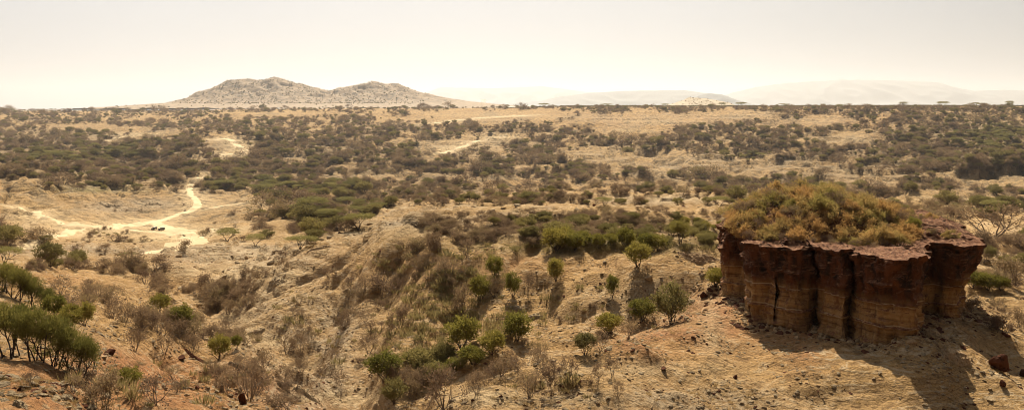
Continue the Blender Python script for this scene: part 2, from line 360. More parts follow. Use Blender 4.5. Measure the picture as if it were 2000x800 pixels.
def colf(px): return np.interp(px, colx, np.arange(NC))
def hit(px, py):
    """the first place on the land that the sight line (px, py) meets"""
    c = float(colf(px)); j = min(int(c), NC - 2); b = c - j
    col = VIS[:, j] * (1 - b) + VIS[:, j + 1] * b
    k = int(np.argmax(col <= py))
    if col[k] > py: return None
    if k == 0: k = 1
    pa, pb = col[k - 1], col[k]; t = 0 if pa == pb else min(max((pa - py) / (pa - pb), 0), 1)
    l = rowl[k - 1] * (1 - t) + rowl[k] * t; Y = math.exp(l); X = (px - 1000) / F * Y
    return X, Y, ground(X, Y)
def ground(X, Y):
    X = np.asarray(X, float); Y = np.asarray(Y, float)
    l = np.log(Y); r = np.interp(l, rowl, np.arange(NR)); c = np.interp(X / Y * F + 1000, colx, np.arange(NC))
    z = bilin(GZ, np.atleast_1d(r), np.atleast_1d(c)); return z if z.size > 1 else float(z[0])

# attributes of the soil (what it is made of, not how it is lit)
def A(*blobs):
    a = np.zeros_like(GZ)
    for q in blobs: a += gblob(*q[:4]) * (q[4] if len(q) > 4 else 1)
    return a
a_red = A((60, 770, 260, 60), (350, 760, 250, 60, .7), (230, 740, 150, 60), (1300, 660, 130, 45, .9), (1380, 600, 60, 40), (600, 800, 100, 40, .6), (1000, 520, 300, 30, .35), (90, 550, 100, 20, .5), (1560, 700, 50, 30, .6), (1500, 235, 500, 18, .25))
a_veg = A((1100, 450, 350, 35, .8), (700, 430, 300, 40, .45), (1900, 300, 180, 60, .9), (1500, 300, 200, 60, .35), (850, 600, 130, 80, .12), (300, 300, 400, 35, .6), (60, 280, 200, 40, .5), (700, 320, 400, 50, .4))
a_green = A((180, 368, 90, 8, 1.2), (1150, 480, 250, 15, .8), (1950, 400, 100, 12, .7), (1950, 260, 90, 30, .5))
a_rock = A((210, 405, 60, 14), (130, 485, 150, 14), (300, 400, 60, 12), (400, 500, 130, 25), (1290, 392, 130, 8), (820, 436, 90, 7), (480, 490, 80, 10), (560, 620, 120, 80, .6), (1250, 590, 120, 50, .5), (620, 760, 90, 40, .9), (1350, 780, 250, 30, .9), (1300, 325, 80, 22, .5), (640, 660, 90, 50, .6)) + .35 * np.clip(tm + tm2, 0, 1)
a_dust = A((352, 463, 42, 11, .9), (300, 434, 45, 6, .6), (375, 385, 16, 25, .3), (330, 440, 100, 22, .2), (430, 395, 80, 12, .3), (350, 470, 60, 14, .3), (800, 450, 60, 9, .7), (700, 775, 110, 16, .9), (600, 715, 70, 12, .7), (520, 665, 50, 14, .6), (450, 620, 40, 20, .5), (60, 425, 120, 30, .3),
          (1390, 650, 25, 60, .55), (1250, 720, 160, 14, .6), (1000, 775, 160, 16, .6), (900, 290, 60, 8, .6), (980, 268, 40, 5, .8), (1290, 388, 140, 6, .7), (1950, 440, 70, 20, .35), (430, 530, 130, 14, .4), (1850, 385, 80, 6, .5), (1230, 255, 40, 5, .6), (1260, 236, 110, 8, .3), (1445, 224, 50, 6, .3), (1600, 237, 45, 6, .3), (1660, 271, 45, 6, .3), (960, 226, 100, 7, .3), (520, 560, 90, 60, .3), (250, 262, 60, 3, .8), (180, 450, 60, 10, .3))
PYN = HY - GZ * F / GY
a_veg = np.clip(a_veg + .75 * sstep(-.05, .3, fbm(gx / 55, PYN / 16, 4, 3) + .25 * (a_veg - .3)) * sstep(400, 900, GY), 0, 1.2)
a_red = a_red + .75 * np.exp(-(((GX - 34) / 12) ** 2 + ((GY - 106) / 13) ** 2) ** 2)
wn = fbm(GX / (GY * .05 + 2), np.log(GY) * 18, 3, 44)
def shape(a, k=.5): return np.clip(a * (1 + 1.4 * wn), 0, 1)
def lookup(A_, X, Y):
    l = math.log(Y); r = np.array([np.interp(l, rowl, np.arange(NR))]); c = np.array([np.interp(X / Y * F + 1000, colx, np.arange(NC))]); return float(bilin(A_, r, c)[0])
roads = {
 'dirt_road': ([(418,273),(445,271),(458,280),(474,291),(478,295),(452,299),(425,306)], 17),
 'dirt_road_b': ([(400,343),(386,350),(371,362),(371,378),(386,394),(379,408),(350,418),(318,429),(285,435),(240,440),(205,443)], 10),
 'dirt_road_c': ([(300,430),(308,438),(335,448),(365,456),(376,466),(352,479),(312,490),(268,497)], 13),
 'dirt_road_d': ([(8,402),(50,409),(90,424),(130,437),(172,442),(210,445),(255,449),(300,453),(350,458),(368,461)], 8),
 'dirt_road_e': ([(826,244),(880,236.5),(950,229.5),(1042,225)], 22),
 'dirt_track': ([(385,412),(430,403),(485,394)], 6),
 'dirt_track_b': ([(210,275),(240,267.5),(300,260)], 12),
 'dirt_track_c': ([(860,300),(900,288),(940,273),(992,265)], 14),
 'dirt_track_d': ([(30,487),(80,470),(130,456),(172,444)], 7),
 'dirt_track_e': ([(330,452),(400,448),(460,452)], 5),
}
def catmull(P, n=14):
    P = [P[0]] + list(P) + [P[-1]]; out = []
    for i in range(1, len(P) - 2):
        p0, p1, p2, p3 = (np.array(P[i + k], float) for k in (-1, 0, 1, 2))
        for k in range(n):
            t = k / n; out.append(.5 * ((2 * p1) + (-p0 + p2) * t + (2 * p0 - 5 * p1 + 4 * p2 - p3) * t * t + (-p0 + 3 * p1 - 3 * p2 + p3) * t ** 3))
    out.append(np.array(P[-2], float)); return out
road_xy = {}
for nm, (pl, w) in roads.items():
    pts = [hit(*p) for p in catmull(pl, 10)]; pts = np.array([p[:2] for p in pts if p])
    # smooth and resample in the land's own coordinates
    for _ in range(4): pts[1:-1] = (pts[:-2] + 2 * pts[1:-1] + pts[2:]) / 4
    seg = np.r_[0, np.cumsum(np.hypot(*np.diff(pts, axis=0).T))]; s = np.arange(0, seg[-1], 3.0)
    road_xy[nm] = (np.stack([np.interp(s, seg, pts[:, 0]), np.interp(s, seg, pts[:, 1])], 1), w)
near_road = np.full(GZ.shape, 99.)
selr = (GY > 400) & (GY < 3800); gxx, gyy = GX[selr], GY[selr]; best = np.full(gxx.shape, 1e9)
for nm, (pts, w) in road_xy.items():
    for p in pts[::3]: best = np.minimum(best, np.hypot(gxx - p[0], gyy - p[1]) / w)
near_road[selr] = best
a_dust = np.clip(shape(a_dust) + 0.8 * (1 - sstep(.4, 3.0, near_road + 1.2 * wn)), 0, 1)

v = np.stack([GX, GY, GZ], -1).reshape(-1, 3)
i = np.arange(NR - 1)[:, None] * NC + np.arange(NC - 1)[None]
f = np.stack([i, i + 1, i + NC + 1, i + NC], -1).reshape(-1, 4)
me = mesh_from('ground', v, f, [M_GROUND], smooth=True)
for nm, a in (('red', shape(a_red)), ('veg', shape(a_veg)), ('green', shape(a_green)), ('rock', shape(a_rock)), ('dust', a_dust), ('far', sstep(300, 1000, GY))):
    at = me.attributes.new(nm, 'FLOAT', 'POINT'); at.data.foreach_set('value', a.astype(np.float32).ravel())
tag(link('ground', me), kind='structure')
for nm, (pts, w) in road_xy.items():
    d = np.gradient(pts, axis=0); d /= np.linalg.norm(d, axis=1)[:, None] + 1e-9; nrm = np.stack([-d[:, 1], d[:, 0]], 1)
    K = 7; vv = []
    s = np.arange(len(pts)) * 3.0
    wl = w * .42 * (1 + .5 * perlin(s / 14, s * 0 + len(nm), 3) + .3 * perlin(s / 5, s * 0 + 2, 8)); wr = w * .42 * (1 + .5 * perlin(s / 14, s * 0 + 7.7, 4) + .3 * perlin(s / 5, s * 0 + 5, 9))
    tp = np.minimum(1, np.minimum(np.arange(len(pts)) + 1, len(pts) - np.arange(len(pts))) / 6.)
    for k in range(K):
        u = k / (K - 1) * 2 - 1; off = np.where(u < 0, wl, wr) * u * tp
        q = pts + nrm * off[:, None]; z = ground(q[:, 0], q[:, 1]) + .3 - .35 * (abs(u) == 1)
        vv.append(np.c_[q, z])
    vv = np.stack(vv, 1).reshape(-1, 3); n = len(pts)
    i = np.arange(n - 1)[:, None] * K + np.arange(K - 1)[None]
    ff = np.stack([i, i + 1, i + K + 1, i + K], -1).reshape(-1, 4)
    tag(link('_'.join(nm.split('_')[:2]), mesh_from('dirt_road', vv, ff, [M_ROAD], smooth=True)), kind='structure')

# ------------------------------------------------------------------ hills beyond the rim
def hill_mesh(name, X0, X1, Y0, Y1, nx, ny, hf, mats, smooth=True):
    x = np.linspace(X0, X1, nx); y = np.linspace(Y0, Y1, ny); yy, xx = np.meshgrid(y, x, indexing='ij')
    z = hf(xx, yy); v = np.stack([xx, yy, z], -1).reshape(-1, 3)
    i = np.arange(ny - 1)[:, None] * nx + np.arange(nx - 1)[None]
    f = np.stack([i, i + 1, i + nx + 1, i + nx], -1).reshape(-1, 4)
    me = mesh_from(name, v, f, mats, smooth=smooth)
    return me, (x, y, z)
MY = 6800.0
sky_l = np.array([(-400,213),(0,213),(100,212.5),(200,210),(260,207),(330,203),(360,196),(385,183),(420,168),(445,154),(470,152),(495,151),(515,153),(535,148),(555,152),(580,159),(610,168),(640,174),
                  (660,170),(690,164),(710,159),(727,156),(750,160),(780,161),(795,168),(820,178),(850,184),(880,190),(920,196),(970,201),(1020,204.5),(1080,208),(1200,212),(1500,214),(2400,216)], float)
def mtn(x, y):
    cr = np.interp(x / MY * F + 1000, sky_l[:, 0], sky_l[:, 1]); H = (HY - cr) / F * MY     # crest height
    base = -22.0
    prof = H - base
    # cross profile: concave flank towards us
    dcore = np.abs(y - MY) / (520 + 0 * x)
    steep = np.maximum(prof - 60, 0); soft = np.minimum(prof, 60)
    shp = np.clip(1 - dcore, 0, 1) ** 1.15; shp2 = np.exp(-(np.abs(y - MY) / 1500) ** 1.5)
    z = base - 8 + soft * shp2 + steep * shp
    rid = 1 - 2 * np.abs(perlin(x / 170, y / 210, 4)); rid2 = 1 - 2 * np.abs(perlin(x / 60 + 4, y / 70, 6))
    e = np.clip(steep / 60, 0, 1) * np.clip(1 - dcore, 0, 1) * np.clip(dcore * 4, .12, 1)
    return z + e * (40 * (rid - .5) + 16 * (rid2 - .5)) + (4 * e + 3 * np.clip(steep / 40, 0, 1) * (dcore < .3)) * perlin(x / 22, y / 22, 9) + 7 * np.clip(steep / 60, 0, 1) * perlin(x / 75, y / 300, 19)
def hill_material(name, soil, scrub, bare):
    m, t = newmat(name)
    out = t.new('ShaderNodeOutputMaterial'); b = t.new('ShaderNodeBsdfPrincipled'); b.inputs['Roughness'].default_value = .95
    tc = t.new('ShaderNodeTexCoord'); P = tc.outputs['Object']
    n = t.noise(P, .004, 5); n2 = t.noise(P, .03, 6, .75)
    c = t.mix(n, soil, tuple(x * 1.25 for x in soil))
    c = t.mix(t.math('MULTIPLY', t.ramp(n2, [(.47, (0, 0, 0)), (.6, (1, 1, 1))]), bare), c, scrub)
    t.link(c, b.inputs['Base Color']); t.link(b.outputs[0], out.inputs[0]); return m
M_MTN = hill_material('hill_soil', (.25, .18, .115), (.085, .07, .055), .8)
M_FAR = hill_material('haze_tinted_ridge', (.20, .21, .22), (.16, .17, .175), .8)  # pale bluish tone puts part of the distance haze into the colour
M_WHITEHILL = hill_material('pale_hill', (.36, .30, .22), (.18, .15, .1), .5)
me, MG = hill_mesh('hill', -4200, 3200, 5200, 8600, 620, 300, mtn, [M_MTN])
tag(link('hill', me), kind='structure')
def gridz(G, X, Y):
    x, y, z = G; return bilin(z, np.atleast_1d((Y - y[0]) / (y[1] - y[0])), np.atleast_1d((X - x[0]) / (x[1] - x[0])))
def ridge(name, Yc, pts, depth, mat, seed, nx=400):
    pts = np.array(pts, float)
    x0 = (pts[0, 0] - 1000) / F * Yc; x1 = (pts[-1, 0] - 1000) / F * Yc
    def hf(x, y):
        cr = np.interp(x / Yc * F + 1000, pts[:, 0], pts[:, 1]); H = (HY - cr) / F * Yc; d = np.abs(y - Yc) / depth
        z = -250 + (H + 250) * np.clip(1 - d, 0, 1) ** .9
        return z + H * .12 * (1 - 2 * np.abs(perlin(x / (depth * .3), y / (depth * .4), seed))) * np.clip(d * 3, 0, 1) + H * .02 * perlin(x / 300, y * 0, seed + 2)
    me, _ = hill_mesh(name, x0, x1, Yc - depth, Yc + depth, nx, 60, hf, [mat])
    tag(link('mountain_range', me), kind='structure')
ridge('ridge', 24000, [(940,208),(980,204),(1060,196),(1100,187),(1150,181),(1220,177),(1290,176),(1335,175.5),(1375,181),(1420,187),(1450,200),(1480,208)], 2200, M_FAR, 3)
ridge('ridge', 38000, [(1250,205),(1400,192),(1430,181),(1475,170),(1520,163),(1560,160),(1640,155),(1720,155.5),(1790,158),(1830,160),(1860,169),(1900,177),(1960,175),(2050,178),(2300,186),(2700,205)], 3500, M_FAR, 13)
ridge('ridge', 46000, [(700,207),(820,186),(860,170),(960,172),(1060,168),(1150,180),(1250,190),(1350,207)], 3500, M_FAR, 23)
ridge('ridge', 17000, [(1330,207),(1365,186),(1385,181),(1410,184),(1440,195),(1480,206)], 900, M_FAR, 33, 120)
def wh(x, y):
    Yc = 4600.; p = x / Yc * F + 1000; cr = np.interp(p, [1270, 1310, 1335, 1345, 1360, 1380, 1400, 1425, 1450], [212, 203, 195, 190, 190.5, 192, 195, 200, 212]); H = (HY - cr) / F * Yc
    return -14 + (H + 14) * np.clip(1 - np.abs(y - Yc) / 260, 0, 1) + 2.2 * perlin(x / 16, y / 16, 5) - 1
me, WG = hill_mesh('hill', (1265 - 1000) / F * 4600, (1455 - 1000) / F * 4600, 4300, 4900, 120, 80, wh, [M_WHITEHILL])
tag(link('hill', me), kind='structure')

# ------------------------------------------------------------------ the rock stack
def pxX(px, Y): return (px - 1000) / F * Y
foot = [(1462, 106.5), (1466, 104.8), (1500, 103), (1514, 102.2), (1522, 105.6), (1530, 102.0), (1560, 100.4), (1584, 100.8), (1597, 103.4), (1606, 99), (1640, 97), (1650, 96.8), (1658, 100.4), (1666, 96.2), (1700, 94.4), (1750, 92.6), (1785, 91.8),
        (1795, 93.5), (1793, 97.5), (1790, 101), (1798, 103.8), (1822, 104.2), (1840, 103.2), (1862, 103.4), (1874, 105.5), (1878, 112), (1870, 119), (1840, 124), (1760, 128), (1660, 130), (1560, 130), (1470, 128), (1424, 124), (1412, 119.5), (1418, 116.2), (1440, 115.2), (1458, 114.6), (1463, 110.5)]
fp = np.array([(pxX(p, y), y) for p, y in foot])
fpc = np.vstack([fp, fp[:1]]); seg = np.r_[0, np.cumsum(np.hypot(*np.diff(fpc, axis=0).T))]
NT_ = 900; s = np.linspace(0, seg[-1], NT_, endpoint=False)
ox = np.interp(s, seg, fpc[:, 0]); oy = np.interp(s, seg, fpc[:, 1])
for _ in range(5):
    ox = (np.roll(ox, 1) + 2 * ox + np.roll(ox, -1)) / 4; oy = (np.roll(oy, 1) + 2 * oy + np.roll(oy, -1)) / 4
dx = np.roll(ox, -3) - np.roll(ox, 3); dy = np.roll(oy, -3) - np.roll(oy, 3); L_ = np.hypot(dx, dy); nx_, ny_ = dy / L_, -dx / L_
for _ in range(10):
    nx_ = (np.roll(nx_, 1) + nx_ + np.roll(nx_, -1)) / 3; ny_ = (np.roll(ny_, 1) + ny_ + np.roll(ny_, -1)) / 3
if (nx_ * (ox - ox.mean()) + ny_ * (oy - oy.mean())).sum() < 0: nx_, ny_ = -nx_, -ny_
NH = 150; ZT, ZB = -14.35, -26.0
cen = np.array([36.0, 112.0])
hz = np.linspace(ZB, ZT, NH)
rows_ = []
cos_t, sin_t = ox, oy
right_over = np.exp(-((ox - 48) / 3.2) ** 2 - ((oy - 108) / 9) ** 2)
topz = ZT + .35 * fbm(ox / 3, oy / 3, 3, 3) + .45 * np.round(2 * perlin(s / 3.3, s * 0 + 1.5, 81)) / 2 + .15 * np.round(2 * perlin(s / 1.0, s * 0 + 1.5, 82)) / 2 - .25 * sstep(36, 40, ox) * (oy < 100)
for k, z in enumerate(hz):
    h = (z + 23.0) / (ZT + 23.0)                # 0 foot, 1 rim
    zz = ZB + (z - ZB) / (ZT - ZB) * (topz - ZB)
    prof = .10 * sstep(.0, -.3, np.array(h)) * 1.5 + .25 * sstep(.55, 1.0, np.array(h)) - .15 * np.exp(-((h - .42) / .1) ** 2)
    ov = right_over * 1.9 * sstep(.25, .95, np.array(h))
    bed = .13 * perlin(np.full(NT_, z * 1.6), s * .12, 5) + .08 * perlin(np.full(NT_, z * 4), s * .3, 6)
    lip = .28 * sstep(.93, .975, np.array(h)) * (1 + perlin(s / 1.2, s * 0 + 5, 12)) - .12 * sstep(.88, .93, np.array(h)) * (1 - sstep(.93, .97, np.array(h)))
    seam = .28 * math.exp(-((z + 20.9) / .12) ** 2) * (1 + perlin(s / 2, s * 0, 3)) + .2 * math.exp(-((z + 18.8) / .1) ** 2) * (1 + perlin(s / 2, s * 0, 4)) + .32 * math.exp(-((z + 16.9) / .16) ** 2) * np.clip(perlin(s / 3, s * 0 + 2, 5) + .2, 0, 1) * 2
    flut = .95 * (np.abs(perlin(s / 3.1, np.full(NT_, z * .05), 21)) - .25) + .28 * perlin(s / 1.1, np.full(NT_, z * .12), 22) + .13 * perlin(s / .45, np.full(NT_, z * .5), 23)
    blk = .5 * np.round(2.2 * perlin(s / 2.6 + .6 * perlin(s * 0 + 3, np.full(NT_, z * .5), 7), np.full(NT_, z * .28 + .4), 41)) / 2.2 + .28 * np.round(2.5 * perlin(s / 1.0, np.full(NT_, z * .9), 43)) / 2.5
    blk = (blk + np.roll(blk, 1) + np.roll(blk, -1)) / 3 * (.55 + .9 * sstep(.2, .8, np.array(h)))
    rub = .9 * max(0., .12 - h) / .12 * (.4 + fbm(s / 1.3, np.full(NT_, z), 3, 61))
    flut = flut * (1 - .65 * sstep(.7, .93, np.array(h)))
    blk = blk + .5 * np.clip(np.round(3 * perlin(s / 7.5, s * 0 + 4, 91)) / 3, -1, 1) + .35 * np.minimum(0, perlin(s / 2.2 + .4 * perlin(np.full(NT_, z * .8), s / 4, 3), s * 0 + 8, 92))
    d = blk + np.maximum(rub, 0) + prof + ov + bed + lip + seam + flut + .06 * perlin(s / .25, np.full(NT_, z * 4), 24)
    wrp = 5 * perlin(np.full(NT_, z * .35), s / 9, 51) + 2 * perlin(np.full(NT_, z * 1.1), s / 5, 52); ii = np.arange(NT_) + wrp
    ow = lambda a_: np.interp(ii % NT_, np.arange(NT_ + 1), np.r_[a_, a_[0]])
    rows_.append(np.stack([ow(ox) + nx_ * d, ow(oy) + ny_ * d, zz], -1))
rows_ = np.array(rows_)
i = np.arange(NH - 1)[:, None] * NT_ + np.arange(NT_)[None]; j = np.arange(NH - 1)[:, None] * NT_ + (np.arange(NT_)[None] + 1) % NT_
f = np.stack([i, j, j + NT_, i + NT_], -1).reshape(-1, 4)
stack = link('rock_stack', None); tag(stack, 'tall flat-topped red and tan rock stack with bushes on its crown', 'rock formation')
stack.location = (cen[0], cen[1], -23); off = np.array([cen[0], cen[1], -23.0])
wall = link('rock_wall', mesh_from('rock_wall', rows_.reshape(-1, 3) - off, f, [M_CLIFF]), stack)
# crown of the stack: rings closing on an inner line, rising to a mound
NRG = 60; rings = []
edge = rows_[-1]
axis = np.stack([np.clip(edge[:, 0], 30, 41.5), np.clip(edge[:, 1], 110, 119)], -1)
def mound(x, y):
    e = np.sqrt(((x - 34.5) / 10.5) ** 2 + ((y - 115.0) / 11.0) ** 2)
    return 4.1 * np.clip(1 - e ** 2, 0, 1)
for k in range(NRG + 1):
    t = (k / NRG) ** 1.15
    xy = edge[:, :2] * (1 - t) + axis * t
    z = edge[:, 2] * (1 - t) + t * (ZT) + mound(xy[:, 0], xy[:, 1]) * min(1, t * 4)
    z = z + min(1, t * 8) * (.28 * fbm(xy[:, 0] / 1.6, xy[:, 1] / 1.6, 4, 8) + .1 * perlin(xy[:, 0] / .35, xy[:, 1] / .35, 2)) + .0
    # slabby front lip, debris sloping up at the right
    z = z + 1.5 * sstep(40, 46, xy[:, 0]) * sstep(104.5, 112, xy[:, 1]) * min(1, t * 3)
    z = z + .12 * np.round(2.5 * fbm(xy[:, 0] / 2.5, xy[:, 1] / 1.2, 2, 4)) * min(1, t * 8)
    rings.append(np.c_[xy, z])
rings = np.array(rings); rings[0] = edge + np.array([0, 0, .0])
i = np.arange(NRG)[:, None] * NT_ + np.arange(NT_)[None]; j = np.arange(NRG)[:, None] * NT_ + (np.arange(NT_)[None] + 1) % NT_
f = np.stack([i, j, j + NT_, i + NT_], -1).reshape(-1, 4)
cap = link('rock_cap', mesh_from('rock_cap', rings.reshape(-1, 3) - off, f, [M_CLIFF]), stack)
tag(cap, 'dusty red slabby cap of the stack')
def capz(x, y): return ZT + mound(np.array(x), np.array(y)) + 1.5 * sstep(40, 46, np.array(x)) * sstep(104.5, 112, np.array(y))

# ------------------------------------------------------------------ plants
class MB:
    def __init__(s): s.v = []; s.f = []; s.m = []; s.n = 0
    def add(s, v, f, m=0):
        v = np.asarray(v, float); f = np.asarray(f, int)
        s.v.append(v); s.f.append(f + s.n); s.m.append(np.full(len(f), m)); s.n += len(v)
    def tube(s, pts, rad, sides=4, m=0):
        pts = np.asarray(pts, float); n = len(pts); V = []
        for k in range(n):
            d = pts[min(k + 1, n - 1)] - pts[max(k - 1, 0)]; d /= np.linalg.norm(d) + 1e-9
            a = np.cross(d, [.3, .2, 1] if abs(d[2]) < .9 else [1, 0, 0]); a /= np.linalg.norm(a); b = np.cross(d, a)
            for q in range(sides):
                t = 2 * PI * q / sides; V.append(pts[k] + rad[k] * (math.cos(t) * a + math.sin(t) * b))
        Fq = []
        for k in range(n - 1):
            for q in range(sides):
                a = k * sides + q; b = k * sides + (q + 1) % sides; Fq.append((a, b, b + sides, a + sides))
        s.add(V, Fq, m)
    def leaves(s, P, D, length, width, m=0, rng=RNG):
        """pointed blades at P along D"""
        n = len(P); D = D / (np.linalg.norm(D, axis=1)[:, None] + 1e-9)
        R = rng.normal(size=(n, 3)); S = np.cross(D, R); S /= np.linalg.norm(S, axis=1)[:, None] + 1e-9
        length = np.broadcast_to(length, n)[:, None]; width = np.broadcast_to(width, n)[:, None]
        V = np.stack([P, P + D * length * .45 + S * width * .5, P + D * length, P + D * length * .45 - S * width * .5], 1).reshape(-1, 3)
        s.add(V, np.arange(4 * n).reshape(n, 4), m)
    def mesh(s, name, mats):
        return mesh_from(name, np.concatenate(s.v), np.concatenate(s.f), mats, np.concatenate(s.m))
def branch(mb, p, d, L, r, depth, rng, tips, spread=.6, up=.1, n=4, sides=4, fork=2, shrink=.7, m=0):
    pts = [np.array(p, float)]; d = np.array(d, float); d /= np.linalg.norm(d)
    for k in range(n):
        d = d + rng.normal(size=3) * .16 + np.array([0, 0, up]); d /= np.linalg.norm(d); pts.append(pts[-1] + d * L / n)
    mb.tube(pts, np.linspace(r, r * .6, n + 1), sides, m)
    if depth == 0: tips.append((pts[-1], d)); return
    for k in range(fork + (rng.random() < .4)):
        dd = d + rng.normal(size=3) * spread; branch(mb, pts[-1], dd, L * shrink * rng.uniform(.8, 1.15), r * .6, depth - 1, rng, tips, spread, up, max(2, n - 1), max(3, sides - 1), fork, shrink, m)
def unit(rng, n):
    v = rng.normal(size=(n, 3)); return v / np.linalg.norm(v, axis=1)[:, None]

def kind_dry(seed, leaf=LEAF_DRY, dense=.8, tall=1.0):
    """bare-twigged shrub, about 2 m: many stems from one root, small sparse leaves"""
    rng = np.random.default_rng(seed); st = MB(); cr = MB(); tips = []
    for k in range(7):
        a = rng.uniform(0, 2 * PI); t = rng.uniform(.15, .95)
        branch(st, (rng.normal() * .08, rng.normal() * .08, -.1), (math.cos(a) * t, math.sin(a) * t, .9 * tall), .85 * tall, .035, 2, rng, tips, .55, .04, 3, 4, 2, .72)
    tp = np.array([q[0] for q in tips]); td = np.array([q[1] for q in tips])
    n = 5   # fine twigs at each tip
    P = np.repeat(tp, n, 0) - np.repeat(td, n, 0) * rng.uniform(0, .5, (len(tp) * n, 1)); D = np.repeat(td, n, 0) + rng.normal(size=P.shape) * .8
    cr.leaves(P, D, rng.uniform(.3, .6, len(P)), .035, 0, rng)
    k = int(14 * dense); P = np.repeat(tp, k, 0) + rng.normal(size=(len(tp) * k, 3)) * (.22, .22, .17); P[:, 2] = np.maximum(P[:, 2], .05)
    cr.leaves(P, unit(rng, len(P)) + [0, 0, .3], rng.uniform(.09, .18, len(P)), rng.uniform(.05, .09, len(P)), 0, rng)
    return st.mesh('stems', [BARK]), cr.mesh('crown', [leaf])
def kind_bush(seed, leaf=LEAF_GREEN, w=1.0, lush=1.0, lift=.35):
    """rounded leafy bush or small tree, 2.4 m: few visible stems, dense crown"""
    rng = np.random.default_rng(seed); st = MB(); cr = MB(); tips = []
    for k in range(5):
        a = 2 * PI * k / 5 + rng.uniform(-.4, .4); t = rng.uniform(.15, .75) * w
        branch(st, (rng.normal() * .07, rng.normal() * .07, -.1), (math.cos(a) * t, math.sin(a) * t, 1), .85, .05, 2, rng, tips, .45, .06, 4, 5, 2, .62)
    nc = int(46 * lush); u = unit(rng, nc); rr = rng.uniform(.45, 1.0, nc) ** .6
    c = u * rr[:, None] * np.array([1.05 * w, 1.05 * w, .8]) * rng.uniform(.85, 1.12, (nc, 1)); c[:, 2] += 1.45
    c[:, 2] = np.maximum(c[:, 2], lift + .2)
    m = 60; P = np.repeat(c, m, 0) + rng.normal(size=(nc * m, 3)) * (.2, .2, .15)
    out = P - np.array([0, 0, .9]); cr.leaves(P, out / np.linalg.norm(out, axis=1)[:, None] * .5 + rng.normal(size=P.shape) * .5 + [0, 0, .45], rng.uniform(.13, .28, len(P)), rng.uniform(.06, .11, len(P)), 0, rng)
    return st.mesh('stems', [BARKD]), cr.mesh('crown', [leaf])
def kind_shaggy(seed):
    """untidy low bush of arching shoots with leaves along them, bare twigs sticking out"""
    rng = np.random.default_rng(seed); st = MB(); cr = MB(); tips = []
    for k in range(9):
        a = rng.uniform(0, 2 * PI); t = rng.uniform(.3, 1.3)
        branch(st, (rng.normal() * .15, rng.normal() * .15, -.1), (math.cos(a) * t, math.sin(a) * t, .8), .8, .035, 2, rng, tips, .6, -.02, 3, 4, 2, .75)
    tp = np.array([q[0] for q in tips]); td = np.array([q[1] for q in tips]); m = 40
    P = np.repeat(tp, m, 0) - np.repeat(td, m, 0) * rng.uniform(-.15, .55, (len(tp) * m, 1)) + rng.normal(size=(len(tp) * m, 3)) * .12; P[:, 2] = np.maximum(P[:, 2], .04)
    cr.leaves(P, np.repeat(td, m, 0) + rng.normal(size=P.shape) * .7 + [0, 0, .35], rng.uniform(.14, .3, len(P)), rng.uniform(.04, .075, len(P)), 0, rng)
    return st.mesh('stems', [BARK]), cr.mesh('crown', [LEAF_CREST])
def kind_thick(seed):
    """tall leaning bush with long upright blades, 4 m, clear crooked stems"""
    rng = np.random.default_rng(seed); st = MB(); cr = MB(); tips = []
    for k in range(6):
        a = rng.uniform(0, 2 * PI); t = rng.uniform(.15, .6)
        branch(st, (rng.normal() * .35, rng.normal() * .35, -.15), (math.cos(a) * t, math.sin(a) * t, 1), 1.5, .075, 2, rng, tips, .4, .05, 4, 5, 2, .6)
    tp = np.array([q[0] for q in tips]); nc = 75
    u = unit(rng, nc); c = u * np.array([1.6, 1.6, .75]) * rng.uniform(.55, 1.05, (nc, 1)); c[:, 2] += 2.85 + .12 * rng.normal(size=nc)
    c = np.vstack([c, tp]); m = 44
    P = np.repeat(c, m, 0) + rng.normal(size=(len(c) * m, 3)) * (.24, .24, .17)
    D = rng.normal(size=P.shape) * .45 + [0, 0, .75] + (P - [0, 0, 2.2]) * .22
    cr.leaves(P, D, rng.uniform(.22, .42, len(P)), rng.uniform(.035, .06, len(P)), 0, rng)
    return st.mesh('stems', [BARKD]), cr.mesh('crown', [LEAF_LUSH])
def kind_acacia(seed, flat=.32):
    """umbrella thorn tree, 6 m tall and 9 m wide"""
    rng = np.random.default_rng(seed); st = MB(); cr = MB(); tips = []
    for k in range(3):
        a = 2 * PI * k / 3 + rng.uniform(-.5, .5)
        branch(st, (rng.normal() * .1, rng.normal() * .1, -.3), (math.cos(a) * .5, math.sin(a) * .5, 1), 2.3, .17, 2, rng, tips, .6, -.02, 4, 5, 2, .85)
    tp = np.array([q[0] for q in tips]); nc = 60
    r = np.sqrt(rng.random(nc)) * 4.3; a = rng.uniform(0, 2 * PI, nc); ell = rng.uniform(.75, 1.1)
    lay = rng.integers(0, 3, nc)
    c = np.stack([r * np.cos(a), r * np.sin(a) * ell, 5.1 + .45 * (lay - 1) - .03 * r ** 2 + rng.normal(size=nc) * .12], 1)
    tp2 = tp.copy(); tp2[:, 2] = np.clip(tp2[:, 2], 3.8, 5.4); c = np.vstack([c, tp2]); m = 42
    P = np.repeat(c, m, 0) + rng.normal(size=(len(c) * m, 3)) * (.6, .6, flat * .55)
    cr.leaves(P, unit(rng, len(P)) * [1, 1, .5] + [0, 0, .25], rng.uniform(.22, .42, len(P)), rng.uniform(.12, .2, len(P)), 0, rng)
    return st.mesh('trunk', [BARKD]), cr.mesh('crown', [LEAF_ACACIA])
